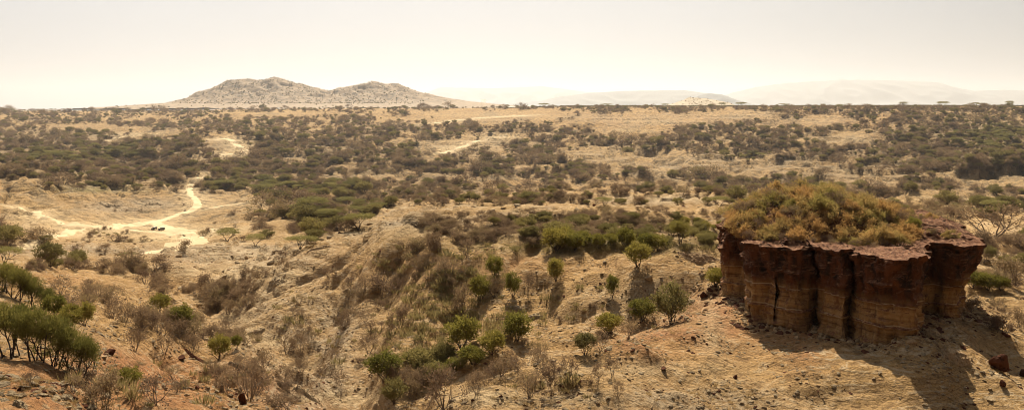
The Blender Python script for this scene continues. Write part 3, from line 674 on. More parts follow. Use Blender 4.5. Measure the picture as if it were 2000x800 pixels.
def kind_spike(seed):
    """clump of stiff upright succulent blades, 1 m"""
    rng = np.random.default_rng(seed); cr = MB(); n = 42
    r = np.sqrt(rng.random(n)) * .6; a = rng.uniform(0, 2 * PI, n); P = np.stack([r * np.cos(a), r * np.sin(a), np.full(n, -.05)], 1)
    D = np.stack([np.cos(a) * r * .8, np.sin(a) * r * .8, np.ones(n)], 1) + rng.normal(size=(n, 3)) * .16
    cr.leaves(P, D, rng.uniform(.6, 1.15, n), rng.uniform(.07, .13, n), 0, rng)
    return None, cr.mesh('spiky_plant', [LEAF_SPIKE])
def kind_tuft(seed):
    rng = np.random.default_rng(seed); cr = MB(); n = 60
    r = np.sqrt(rng.random(n)) * .22; a = rng.uniform(0, 2 * PI, n); P = np.stack([r * np.cos(a), r * np.sin(a), np.full(n, -.03)], 1)
    D = np.stack([np.cos(a) * .5, np.sin(a) * .5, np.ones(n)], 1) + rng.normal(size=(n, 3)) * .3
    cr.leaves(P, D, rng.uniform(.2, .5, n), .02, 0, rng)
    return None, cr.mesh('tuft', [GRASS_DRY])
def kind_rock(seed, mat, flat=.6, sub=3):
    bm = bmesh.new(); bmesh.ops.create_icosphere(bm, subdivisions=sub, radius=1)
    rng = np.random.default_rng(seed); pl = unit(rng, 12); dd = rng.uniform(.35, .8, 12); ax = rng.uniform(.7, 1.2, 3); ax[2] *= flat
    for v_ in bm.verts:
        p = np.array(v_.co)
        for n_, q in zip(pl, dd):
            t = p @ n_
            if t > q: p = p - n_ * (t - q) * .95
        p = p * ax; p = p + .05 * np.array([perlin(p[1] * 3 + seed, p[2] * 3), perlin(p[0] * 3, p[2] * 3 + seed), perlin(p[0] * 3 + 5, p[1] * 3 + seed)]).ravel()
        v_.co = p
    me = bpy.data.meshes.new('rock'); bm.to_mesh(me); bm.free(); me.materials.append(mat); return me

PROTO = {
 'dry': [kind_dry(s) for s in (1, 2, 3, 4)],
 'dense': [kind_dry(s, dense=1.7, tall=.8) for s in (5, 6, 7)],
 'green': [kind_bush(s) for s in (11, 12, 13)],
 'olive': [kind_bush(s, LEAF_OLIVE, 1.15) for s in (14, 15, 16)],
 'crest': [kind_shaggy(s) for s in (17, 18, 19, 20)],
 'thick': [kind_thick(s) for s in (21, 22, 23)],
 'acacia': [kind_acacia(s) for s in (31, 32, 33)],
 'spike': [kind_spike(s) for s in (41, 42, 43)],
 'tuft': [kind_tuft(s) for s in (51, 52)],
 'stone': [(None, kind_rock(s, M_ROCK_PALE, .85, 2)) for s in (61, 62)] + [(None, kind_rock(63, M_ROCK_TAN, .6, 2)), (None, kind_rock(64, M_ROCK_RED, .6, 2))],
}
NAMES = {'dry': ('dry_shrub', 'shrub'), 'dense': ('dry_shrub', 'shrub'), 'green': ('green_bush', 'bush'), 'olive': ('green_bush', 'bush'), 'crest': ('green_bush', 'bush'),
         'thick': ('leafy_tree', 'tree'), 'acacia': ('acacia_tree', 'tree'), 'spike': ('spiky_plant', 'spiky plant'), 'stone': ('rock', 'rock')}
HT = {'dry': 2.0, 'dense': 1.6, 'green': 2.35, 'olive': 2.3, 'crest': 2.3, 'thick': 3.9, 'acacia': 5.8, 'spike': 1.0, 'tuft': .4, 'stone': .8}
WD = {'dry': 2.5, 'dense': 2.4, 'green': 2.4, 'olive': 2.7, 'crest': 2.7, 'thick': 3.8, 'acacia': 9.2, 'spike': 1.4, 'tuft': .7, 'stone': 2.0}
recs = []      # scattered plants: (apparent size, kind, x, y, z, sx, sz, rot, variant, zone, row)
def put(kind, X, Y, Z, label, group=None, s=1.0, sz=None, rot=None, var=None, name=None):
    nm, cat = NAMES[kind]
    if name: nm = name
    st, cr = PROTO[kind][var if var is not None else random.randrange(len(PROTO[kind]))]
    rot = random.uniform(0, 2 * PI) if rot is None else rot; sc = (s, s, s if sz is None else sz)
    if st is None: o = link(nm, cr, None, (X, Y, Z), rot, sc)
    else:
        o = link(nm, None, None, (X, Y, Z), rot, sc); o.empty_display_size = .5
        link('trunk' if kind in ('acacia', 'thick') else 'stems', st, o); link('crown', cr, o)
    return tag(o, label, cat, group)

def at(px, py):
    h = hit(px, py)
    while h is None: py += 1.5; h = hit(px, py)
    return h
hand = []      # (kind, px, py of the foot, height px, width px, label)
def H(kind, px, py, h, w, label, var=None): hand.append((kind, px, py, h, w, label, var))
H('thick', -12, 694, 104, 100, 'leafy green tree at the frame edge, leftmost of the big sunlit near clump')
H('thick', 30, 698, 104, 96, 'leafy green tree second from the left end of the big near clump')
H('thick', 68, 704, 102, 90, 'leafy green tree in the middle of the big near clump, tallest crown')
H('thick', 104, 714, 96, 84, 'leafy green tree right of the middle of the big near clump')
H('thick', 136, 728, 86, 72, 'leafy green tree with bare forked stems, second from the clump right end')
H('thick', 166, 742, 84, 62, 'leafy green tree leaning right at the lower right end of the near clump')
H('thick', 4, 570, 56, 66, 'pale green slender tree at the upper left of the rear row on the slope')
H('thick', 34, 584, 60, 60, 'pale green slender tree second in the rear row down the slope')
H('thick', 60, 600, 60, 52, 'pale green slender tree with thin dark stems in the middle of the rear row')
H('thick', 84, 610, 52, 46, 'pale green slender tree fourth in the rear row down the slope')
H('green', 106, 620, 46, 44, 'small pale green tree ending the rear row on the slope')
H('green', 136, 642, 48, 44, 'small round green tree on one dark stem right of the rear row')
H('green', 166, 636, 46, 36, 'small bright green tree next to the round one above the near clump')
H('green', 1086, 489, 46, 62, 'wide dark green bush on the hill crest, the largest there')
H('green', 1122, 489, 34, 40, 'lower green bush touching the wide one on the hill crest')
H('green', 1085, 549, 46, 34, 'round green tree alone on bare soil below the crest')
H('green', 966, 541, 42, 34, 'small round green tree among spiky plants near the crest')
H('green', 938, 588, 50, 40, 'round green bush above the spiky plants on the hill face')
H('green', 1001, 578, 46, 30, 'slender green tree beside a grey stone line on the hill face')
H('green', 903, 680, 62, 68, 'dense dark green bush in the middle of the hill face with deep shadow')
H('green', 1010, 666, 58, 60, 'leafy green tree right of the dense dark green bush')
H('green', 962, 690, 44, 50, 'green bush between the dense dark one and the leafy tree')
H('green', 924, 712, 36, 58, 'low yellow green bush below the dense dark green bush')
H('green', 890, 722, 24, 40, 'small green bush at the foot of the hollow beside dead branches')
H('green', 752, 742, 56, 76, 'broad round green bush beside the pale gully bed')
H('green', 1196, 580, 42, 26, 'thin pale green tree casting a long thin shadow below the crest')
H('green', 1246, 522, 48, 50, 'green bush at the edge of the crest ledge with a broad shadow')
H('green', 1399, 560, 38, 44, 'green bush just left of the rock stack foot')
H('olive', 1312, 632, 76, 70, 'big open-branched olive tree on the red spur left of the rock stack', 0)
H('green', 1254, 626, 44, 50, 'yellow green bush on the red spur next to the big olive tree')
H('green', 1190, 652, 40, 52, 'bright yellow green bush at the left end of the spur row')
H('dry', 1226, 664, 42, 46, 'leafless grey tree under the bright bushes of the spur')
H('olive', 1143, 692, 42, 44, 'grey green tree with several dark stems on the lower spur')
H('dry', 1172, 684, 40, 36, 'bare grey tree right beside the grey green tree of the lower spur')
H('dry', 1168, 748, 46, 30, 'thin bare tree with a few yellow leaves on the red soil')
H('dry', 1196, 734, 42, 30, 'thin bare tree with dark twisted trunk on the red soil')
H('dry', 1208, 775, 36, 24, 'dead leafless sapling standing on the pale ridge')
H('dry', 1034, 776, 58, 54, 'brown green tree at the edge of the pale ridge with a shadow below')
H('dry', 1078, 772, 74, 50, 'tall sparse tree with one straight trunk on the pale ridge')
H('dry', 1110, 742, 52, 40, 'dry brown tree behind the pale ridge edge')
H('dry', 866, 800, 96, 84, 'large bare tree with pale forked limbs at the bottom centre')
H('olive', 770, 788, 48, 48, 'green brown bush left of the large bare tree at the bottom')
H('dry', 800, 776, 46, 40, 'bare brown shrub between the gully bed and the large bare tree')
H('dry', 930, 770, 50, 36, 'thin bare tree on the slope left of the pale ridge edge')
H('olive', 820, 720, 40, 70, 'low grey green bush at the lower edge of the hill face')
H('olive', 850, 740, 34, 50, 'low grey green bush above the large bare tree')
H('green', 428, 702, 48, 40, 'yellow green crowned tree with dark stems beside the gully')
H('green', 462, 680, 26, 20, 'tiny green topped shrub beside the gully bed ledge')
H('green', 352, 640, 44, 52, 'bright yellow green bush over the dry thicket on the left slope')
H('green', 312, 612, 38, 36, 'yellow green bush at the top of the dry thicket')
H('dense', 380, 652, 44, 52, 'dense brown shrub right below the bright yellow green bush')
H('dense', 348, 660, 38, 44, 'dense brown shrub left below the bright yellow green bush')
H('dry', 310, 652, 44, 46, 'dry brown shrub with pale stems on the left slope thicket')
H('dry', 275, 640, 48, 46, 'dry brown shrub at the left end of the slope thicket')
H('dry', 222, 622, 48, 46, 'dry brown shrub on dark stems left of the slope thicket')
H('dry', 245, 630, 46, 44, 'dry reddish brown shrub next to the dark stemmed one')
H('dense', 418, 664, 34, 50, 'low brown shrub toward the right tail of the slope thicket')
H('dense', 448, 664, 28, 46, 'low brown shrub at the right tail of the slope thicket')
H('dry', 264, 686, 50, 44, 'bare curved-stem shrub above the rock ledge on the left slope')
H('dry', 322, 690, 40, 38, 'round grey shrub over orange soil, left of two alike')
H('dry', 374, 690, 44, 38, 'round grey shrub over orange soil, right of two alike')
H('green', 252, 756, 40, 46, 'light green leaning bush right of the big near clump')
H('dry', 302, 786, 60, 70, 'brown shrub with pale dead branches near the bottom left')
H('dense', 205, 806, 90, 78, 'big dense brown shrub at the bottom left, below the near clump')
H('dry', 180, 760, 40, 40, 'grey rusty shrub at the right foot of the near clump')
H('dry', 438, 768, 50, 44, 'dark brown shrub left of the large bare thicket tree')
H('dry', 488, 780, 84, 78, 'large bare brown tree over a dark hole at the bottom')
H('dry', 512, 724, 48, 44, 'round bare grey shrub above the rock outcrop by the gully')
H('dense', 554, 742, 32, 38, 'low brown shrub at the top of the gully side ledge')
H('dry', 590, 726, 28, 28, 'small dark twiggy shrub in the gully bed')
H('dry', 665, 752, 34, 32, 'small dead shrub with white branches on the gully bed')
H('dense', 560, 800, 40, 80, 'wide brown shrub mass on orange soil at the bottom edge')
H('dense', 560, 690, 40, 36, 'dry brown shrub at the right bank of the gully')
H('dry', 588, 692, 46, 36, 'sparse shrub leaning on the right bank of the gully')
H('dense', 744, 580, 44, 66, 'dark round brown shrub high on the left hill face')
H('dry', 712, 568, 34, 36, 'brown shrub left of the dark round one on the hill face')
H('dense', 780, 640, 44, 44, 'dark brown shrub in the middle of the spiky slope')
H('dense', 672, 640, 34, 34, 'brown shrub on the open left hill face')
H('dry', 720, 690, 44, 40, 'brown spindly shrub above the broad round green bush')
H('dense', 905, 600, 48, 44, 'dark brown bush hugging the round green bush on the face')
H('dry', 966, 580, 40, 40, 'purple brown bare tree between green bushes on the hill face')
H('dry', 1032, 570, 40, 26, 'thin bare tree beside the grey stone line')
H('dense', 800, 502, 42, 60, 'dark brown shrub on the crest left end, lowest of the dark line')
H('dense', 858, 486, 40, 50, 'dark brown shrub in the crest dark line')
H('dry', 912, 502, 42, 36, 'bare brown tree standing alone on the crest')
H('dry', 822, 526, 30, 40, 'grey bare shrub below the dark crest shrubs')
H('dry', 858, 524, 28, 36, 'pale branched dead shrub below the crest')
H('dense', 552, 504, 16, 24, 'dark bush at the foot of the hill nose')
H('dense', 552, 526, 22, 24, 'round brown shrub left of the hill nose')
H('acacia', 8, 516, 34, 60, 'umbrella acacia with dark trunk at the left frame edge', 0)
H('thick', 1326, 474, 44, 46, 'dark tree with a bare side branch behind the crest', 1)
H('green', 1928, 566, 34, 50, 'green bush in the middle of the trio right of the rock stack')
H('green', 1900, 562, 34, 46, 'green bush nearest the rock stack in the trio right of it')
H('green', 1956, 566, 26, 34, 'green bush farthest from the rock stack in the trio')
H('dense', 1898, 612, 32, 62, 'grey brown shrub on the slope right of the rock stack foot')
H('dense', 1965, 650, 40, 54, 'grey shrub low on the right slope at the frame edge')
H('dry', 1950, 606, 32, 34, 'bare grey shrub on the right slope behind the rock stack')
H('dry', 1935, 640, 28, 36, 'small grey shrub on the right slope between two larger ones')
H('dense', 1992, 640, 40, 40, 'dark shrub cut by the right frame edge')
H('acacia', 1405, 402, 20, 46, 'white trunked umbrella acacia just left of the rock stack bushes', 1)
H('acacia', 1942, 412, 24, 58, 'umbrella acacia right of the rock stack in the valley', 2)
H('acacia', 1180, 402, 17, 38, 'pale branched umbrella acacia by the stream bed', 0)
H('acacia', 1038, 392, 17, 44, 'dark limbed umbrella acacia in the valley middle', 1)
H('acacia', 700, 448, 32, 62, 'broad domed acacia in the valley left of the sand flat', 2)
H('acacia', 586, 486, 26, 62, 'low spreading acacia near the hill nose', 0)
H('acacia', 500, 480, 24, 44, 'acacia on the stony flat right of the road loop', 1)
H('acacia', 248, 506, 14, 30, 'small flat-topped acacia among the brown thicket by the flats', 1)
for px, py, h, w, d in ((1410,209,8,20,'just left of the sky gap'),(1448,209,9,30,'spreading widely'),(1530,207,6,26,'very thin'),(1640,206,5,22,'low and thin'),(1764,208,9,22,'above the right slope'),(1842,209,10,34,'double layered'),(1905,211,8,22,'flat as a plate'),(1918,211,7,20,'right beside the flat one'),(1972,214,11,22,'mushroom shaped, nearest the right frame edge'),(1062,210,8,26,'domed, above the grassy shelf'),(1185,207,6,30,'low, at the skyline middle'),(1300,208,6,20,'in front of the pale hill')):
    H('acacia', px, py, h, w * .78, 'distant skyline acacia, ' + d, None)
hand_xy = []
for kind, px, py, h, w, label, var in hand:
    X, Y, Z = at(px, py); k = Y / F
    if py < 220:      # skyline: stands on the rim
        Y = math.exp(rowl[int(np.argmin(PYG[:NR - 60, int(colf(px))]))]); X = (px - 1000) / F * Y; Z = ground(X, Y); k = Y / F
    sx = w * k / WD[kind]; sz = h * k / HT[kind]
    hand_xy.append((px, py, w))
    put(kind, X, Y, Z - .05 * sz, label, None, sx, sz, None, var)

# clusters and fields: every plant is first a record; the largest in view become things, the rest one mass
def scatter(kind, px, py, size=None, zone='', jit=.25):
    h = hit(px, py)
    if h is None: return
    X, Y, Z = h
    s = size if size else 1.0
    if size is None or py < 545: 
        cap = float(np.interp(py, [210, 235, 260, 300, 350, 400, 440, 470, 500, 545], [6, 6.6, 7.6, 9.2, 11.5, 17, 26, 34, 38, 34])) * Y / F / (4.2 if kind == 'acacia' else WD[kind])
        if kind == 'acacia': cap *= 1.0
        s = cap * {'acacia': .85}.get(kind, 1) if size is None else min(s, cap * .9)
    s *= math.exp(random.gauss(0, jit)); sz = s * random.uniform(.8, 1.15) * (.72 if py < 480 and kind != 'acacia' else .75 if py < 480 else 1)
    recs.append((s * WD[kind] / Y * F, kind, X, Y, Z, s, sz, random.uniform(0, 2 * PI), random.randrange(len(PROTO[kind])), zone, (px, py)))
Z_T = 'in the brown thicket on the left slope'; Z_B = 'in the belt of scrub beyond the left slope'; Z_G = 'in the thicket at the mouth of the gully'
Z_F = 'on the open hill face beside the gully'; Z_K = 'in the thick scrub just behind the hill crest'; Z_V = 'scattered on the pale valley flats by the dirt roads'; Z_R = 'on the slope right of the rock stack'; Z_N = 'on the near orange slope'
def cluster(kind, cx, cy_, rx, ry, n, size, zone):
    for _ in range(n):
        a = random.uniform(0, 2 * PI); r = math.sqrt(random.random()); scatter(kind, cx + rx * r * math.cos(a), cy_ + ry * r * math.sin(a), size, zone)
cluster('dry', 200, 605, 70, 30, 10, .9, Z_T); cluster('dry', 330, 640, 70, 18, 9, .85, Z_T); cluster('dry', 150, 575, 60, 22, 8, .85, Z_T)
cluster('dense', 330, 625, 60, 20, 8, 1.0, Z_T); cluster('dense', 420, 655, 55, 14, 9, .8, Z_T); cluster('dry', 490, 672, 40, 8, 5, .6, Z_T)
cluster('dense', 80, 522, 80, 8, 12, 2.0, Z_B); cluster('dense', 250, 528, 80, 9, 16, 2.0, Z_B); cluster('olive', 110, 520, 50, 7, 4, 1.6, Z_B)
cluster('dense', 440, 575, 55, 20, 26, 1.35, Z_G); cluster('dry', 440, 600, 55, 20, 14, 1.3, Z_G); cluster('dense', 340, 570, 60, 8, 9, 1.3, Z_G); cluster('dense', 300, 557, 25, 4, 4, 1.3, Z_G); cluster('dense', 500, 545, 30, 4, 4, 1.2, Z_G)
cluster('dry', 660, 580, 60, 50, 12, .65, Z_F); cluster('dry', 740, 610, 60, 60, 12, .7, Z_F); cluster('dense', 620, 560, 80, 45, 9, .45, Z_F); cluster('dry', 560, 650, 60, 50, 16, .5, Z_F)
cluster('dense', 800, 530, 70, 30, 8, .7, Z_F); cluster('dry', 840, 560, 80, 40, 10, .9, Z_F); cluster('dense', 1140, 620, 90, 60, 9, .4, Z_F); cluster('dry', 1050, 700, 60, 30, 8, .6, Z_F)
cluster('olive', 870, 715, 60, 25, 10, .65, Z_F); cluster('dry', 830, 760, 70, 25, 12, .9, Z_F); cluster('dry', 960, 735, 60, 25, 8, .7, Z_F); cluster('dry', 640, 720, 90, 30, 10, .5, Z_F)
cluster('dense', 800, 485, 50, 12, 6, .9, Z_K); cluster('dense', 900, 470, 60, 10, 7, 1.0, Z_K); cluster('dense', 1010, 470, 60, 12, 8, 1.0, Z_K)
cluster('dense', 1060, 440, 250, 28, 200, 1.1, Z_K); cluster('olive', 1170, 450, 230, 30, 50, .9, Z_K); cluster('dense', 1250, 425, 170, 16, 50, 1.6, Z_K); cluster('green', 1230, 480, 150, 12, 12, .9, Z_K); cluster('olive', 1350, 460, 60, 30, 12, 1.2, Z_K); cluster('green', 1370, 445, 40, 12, 6, 1.4, Z_K)
cluster('dry', 330, 720, 110, 50, 8, .4, Z_N); cluster('dry', 150, 760, 120, 30, 5, .4, Z_N); cluster('dry', 460, 740, 70, 40, 10, .8, Z_N); cluster('dry', 560, 770, 60, 25, 6, .5, Z_N)
cluster('dense', 1960, 620, 50, 30, 8, .5, Z_R); cluster('olive', 1960, 520, 50, 15, 3, 1.2, Z_R); cluster('dense', 1950, 500, 60, 20, 8, 1.3, Z_R); cluster('dense', 1945, 550, 50, 10, 6, 1.5, Z_R)
for px, py, s in ((172,470,2.6),(190,455,3.2),(180,463,3),(222,470,3),(242,472,3),(258,473,2.2),(280,468,2),(205,492,2.5),(150,490,2.5),(20,458,2.4),(50,460,2),(210,448,3),(240,455,1.8),(10,440,2),(250,452,1.8),(362,492,3),(350,390,2.5),(358,400,2),(362,412,1.6),(225,412,2.2),(245,412,2.2),(275,412,2),(420,437,2),(460,440,1.6),(505,448,3),(520,452,2.2),(410,452,2.4),(440,452,1.8),(395,462,3)):
    scatter('dense', px, py, s * .8, Z_V, .1)
# spiky succulents
for cx, cy_, rx, ry, n in ((860, 610, 100, 60, 150), (890, 545, 90, 34, 70), (800, 660, 70, 50, 50), (900, 500, 60, 14, 26), (1150, 485, 260, 9, 90), (980, 650, 60, 40, 40), (760, 520, 50, 20, 16), (1100, 590, 120, 50, 14), (200, 760, 170, 35, 10), (1080, 760, 120, 20, 8), (420, 740, 90, 40, 12), (620, 640, 90, 70, 24), (215, 458, 30, 5, 14)):
    for _ in range(n):
        scatter('spike', random.gauss(cx, rx * .55), random.gauss(cy_, ry * .55), .68 if cy_ > 470 else 1.3, 'of the spiky plants on the hill', .3)
# the scrub country
BARE = [(1960,348,80,11,2.2),(1950,362,60,5,1.2),(960,227,125,11,1),(1260,236,125,13,1),(1445,225,62,8,1),(1230,256,42,9,1),(1600,237,60,10,.9),(1660,271,58,10,1),(560,224,110,4,.9),(280,400,120,28,1),(430,398,75,18,1),(300,452,150,28,1),(60,400,110,38,1),
        (870,286,65,10,.8),(980,268,40,6,.8),(830,346,90,6,.7),(680,346,60,5,.7),(1250,312,110,16,.6),(1850,386,80,7,1),(1950,440,70,18,1),(1290,390,130,6,1),(800,450,60,10,1),(440,288,30,7,.7),(180,250,90,4,.6),(1000,350,70,8,.5),(1420,322,90,10,.5),(1560,330,120,16,.6),(1690,352,60,12,.7),(1150,300,60,12,.4),
        (300,258,60,8,.4),(250,445,120,14,1),(1270,350,60,8,.6),(940,372,40,4,.6),(1120,375,80,5,.4),(430,530,150,18,1),(250,500,200,18,.9),(560,490,80,20,.8),(650,480,60,8,.6),(1500,212,40,2,.3)]
DENSE = [(1500,214,560,6,1.1),(420,216,200,4,.5),(700,217,160,5,.8),(1900,290,150,45,1.2),(700,440,160,25,.6),(560,360,160,20,.9),(320,330,260,22,.9),(1000,250,200,12,.4),(600,285,150,12,.4),(1100,400,400,14,.9),(1500,260,120,18,.4),(1940,410,80,14,.8),(240,360,200,8,.8),(150,290,200,14,.5),(620,420,130,16,.7)]
GREENZ = [(560,370,150,16,1),(700,430,120,22,.9),(950,410,200,12,.8),(1930,270,80,30,.8),(150,300,220,20,.6),(1450,310,60,10,.8),(1950,408,80,12,.9),(480,470,100,14,.7),(1300,405,200,10,.6),(1100,470,300,18,.6),(480,350,60,14,.5)]
def fieldv(L, px, py): return sum(w * math.exp(-((px - a) / rx) ** 2 - ((py - b) / ry) ** 2) for a, b, rx, ry, w in L)
N_TRY = 62000
tx = RNG.uniform(-250, 2250, N_TRY); ty = 209 + (RNG.random(N_TRY) ** 1.35) * 290
nn = fbm(tx / 55, ty / 16, 4, 3); n2 = fbm(tx / 14, ty / 5, 2, 9)
Zs = {0: 'in the scrub of the far slope', 1: 'in the wooded belt along the valley floor'}
for q in range(N_TRY):
    px, py = float(tx[q]), float(ty[q])
    if py > 400 + 90 * sstep(780, 620, np.array(px)) and 620 < px < 1500: continue
    if py > 495 and px < 1500: continue
    dn = .62 + 1.6 * nn[q] + .8 * n2[q] + .40 * fieldv(DENSE, px, py) - 2.3 * fieldv(BARE, px, py)
    wd_ = float(np.interp(py, [210, 235, 260, 300, 350, 400, 440, 470, 500], [6, 6.6, 7.6, 9.2, 11.5, 17, 26, 34, 38]))
    if dn < random.random() * .8 + .12 or random.random() > min(1, (9.0 / wd_) ** 2 * 1.5): continue
    _h = hit(px, py)
    if _h is None or lookup(near_road, _h[0], _h[1]) < (1.3 if py < 320 else .9) or (py < 345 and _h[1] < 3500 and any(lookup(near_road, _h[0] * (1 + e_ / _h[1]), _h[1] + e_) < .8 for e_ in (30, 60, 90))): continue
    g = fieldv(GREENZ, px, py) + .5 * nn[q]
    big = 1 + .5 * min(1, fieldv(DENSE, px, py))
    if g > .45 and random.random() < .13 and py > 250: scatter('acacia', px, py, None, Zs[1], .2)
    elif g > .35 and random.random() < .5: scatter('olive', px, py, None, Zs[int(py > 340)], .3)
    elif random.random() < .18: scatter('olive', px, py, None, Zs[int(py > 340)], .35)
    else: scatter('dense' if random.random() < .75 else 'dry', px, py, None, Zs[int(py > 340)], .48)
# scrub along the rim so the skyline is fringed
for q in range(5200):
    px = random.uniform(-200, 2250); c_ = int(colf(px)); kk = int(np.argmin(PYG[:NR - 60, c_])); Y = math.exp(rowl[kk]) * random.uniform(.95, 1.01)
    X = (px - 1000) / F * Y; Z = ground(X, Y); k = random.choice(('olive', 'dense', 'olive')); s = random.uniform(1.8, 3.4)
    if px < 1040 and random.random() < .82: continue
    if fieldv(BARE, px, HY - Z / Y * F) > .4: continue
    recs.append((s * 2.5 / Y * F, k, X, Y, Z, s, s * .75, random.uniform(0, 6.28), random.randrange(3), Zs[0], (px, 210)))
# the tree-dotted plain and the twin-peaked hill
for q in range(2600):
    px = random.uniform(330, 900); Y = random.uniform(6150, 6850); X = (px - 1000) / F * Y; Z = float(gridz(MG, X, Y)[0])
    py = HY - Z / Y * F
    p = 1.3 * math.exp(-((px - 520) / 150) ** 2) + .9 * math.exp(-((px - 730) / 80) ** 2)
    if Z < 18: p *= .35
    if random.random() > p or px > 840: continue
    s = random.uniform(1.6, 3.6); recs.append((s * 2.5 / Y * F, random.choice(('olive', 'dense')), X, Y, Z, s, s * .8, random.uniform(0, 6.28), random.randrange(3), 'hill', (px, py)))
for q in range(1500):
    px = random.uniform(-250, 800); Y = math.exp(random.uniform(math.log(4300), math.log(15000))); X = (px - 1000) / F * Y
    if -4200 < X < 3200 and 5200 < Y < 8600: Z = max(float(gridz(MG, X, Y)[0]), ground(X, Y))
    else: Z = ground(X, Y)
    if px > 330 and random.random() < .6: continue
    s = random.uniform(2, 4.5); recs.append((s * 2.5 / Y * F, 'olive', X, Y, Z, s, s * .6, 0, random.randrange(3), 'plain', (px, 212)))
for q in range(70):
    X = (random.gauss(1362, 34) - 1000) / F * 4600; Y = random.uniform(4440, 4640); Z = float(gridz(WG, X, Y)[0])
    s = random.uniform(1.8, 3.2); recs.append((1, 'dense', X, Y, Z, s, s * .8, 0, random.randrange(3), 'palehill', (1360, 200)))

# bushes on the stack
k = 0
CREST = []
for q in range(4000):
    x = random.uniform(24, 47); y = random.uniform(100, 127)
    px = x / y * F + 1000; e = ((x - 34.2) / 9.8) ** 2 + ((y - 112.6) / 13) ** 2
    if e > 1 or y < 104.9 - .5 * max(0, x - 28.5) or px > 1778 or px < 1432 + (12 if y < 112 else 0): continue
    if any((x - a) ** 2 + (y - b) ** 2 < 1.6 for a, b in CREST): continue
    CREST.append((x, y))
    if len(CREST) > 150: break
for x, y in CREST:
    s_ = random.choice((.6, .75, .9, 1.05, 1.15)); sd_ = ['left', 'middle', 'right'][int(min(2, max(0, (x - 27) / 5)))]
    fr_ = 'front' if y < 112 else 'rear'; kd = random.choice(('crest', 'crest', 'crest', 'crest', 'dry'))
    put(kd, x, y, float(capz(x, y)) - .15, {'crest': 'yellow green', 'olive': 'olive green', 'dry': 'grey twiggy'}[kd] + f' bush in the {fr_} {sd_} of the mound on the rock stack', 'bushes on top of the rock stack', s_ * 1.05, s_ * random.uniform(.8, 1.1))
for q in range(34):
    x = random.uniform(40.5, 48); y = random.uniform(106, 118)
    put(random.choice(('dry', 'crest')), x, y, float(capz(x, y)) - .1, 'small scrubby bush on the bare right part of the rock stack top', 'small scrub on the right part of the rock stack top', random.uniform(.28, .6))
put('green', 43.9, 107.6, float(capz(43.9, 107.6)) - .1, 'lone dark green bush right of the others on top of the rock stack', None, .72, .8)
for x, y in ((27.0, 115.6), (28.0, 114.9), (26.8, 116.2), (29.2, 108.2), (28.4, 112)):
    put('crest', x, y, ZT - .25, 'dark green bush hanging over the left edge of the rock stack top', 'bushes hanging over the left edge of the rock stack', .9, .85)
for x, y in ((27.8, 105.6), (29.5, 104.6), (31.5, 103.2), (33.3, 101.8), (35.1, 100.6), (36.8, 99.6), (38.2, 101), (30.8, 105), (40.5, 105.2)):
    put('dry', x, y, ZT - .05, 'low grey twiggy shrub along the front rim of the rock stack', 'grey shrubs along the front rim of the rock stack', random.uniform(.35, .5))

# pick the things
quota = {'shrub': 285, 'bush': 130, 'tree': 150, 'spiky plant': 230}
recs.sort(key=lambda r: -r[0]); cnt = {}; mass = []
ADJ = {'dry': 'bare brown twiggy shrub', 'dense': 'dense brown shrub', 'green': 'small green bush', 'olive': 'rounded olive green bush', 'acacia': 'flat-topped olive green acacia tree', 'spike': 'upright clump of stiff grey green blades'}
for r in recs:
    sz_, kind, X, Y, Z, s, sz2, rot, var, zone, pp = r
    cat = NAMES[kind][1]; c = cnt.get(cat, 0)
    if c < quota[cat] and -30 < pp[0] < 2030 and not (1418 < pp[0] < 1900 and 365 < pp[1]) and zone not in ('hill', 'plain', 'palehill') and Y < 2300:
        cnt[cat] = c + 1
        if kind == 'spike':
            py = pp[1]; zone = ('behind the hill crest' if Y > 143 else 'on the upper hill face' if py < 580 else 'on the middle of the hill face' if py < 640 else 'low on the slopes near the gully') if pp[1] > 470 else 'on the pale valley flats'
        put(kind, X, Y, Z - .04 * sz2, ADJ[kind] + ' ' + zone, ADJ[kind].split()[-1] + 's ' + zone if False else 'plants ' + zone, s, sz2, rot, var)
    else: mass.append(r)

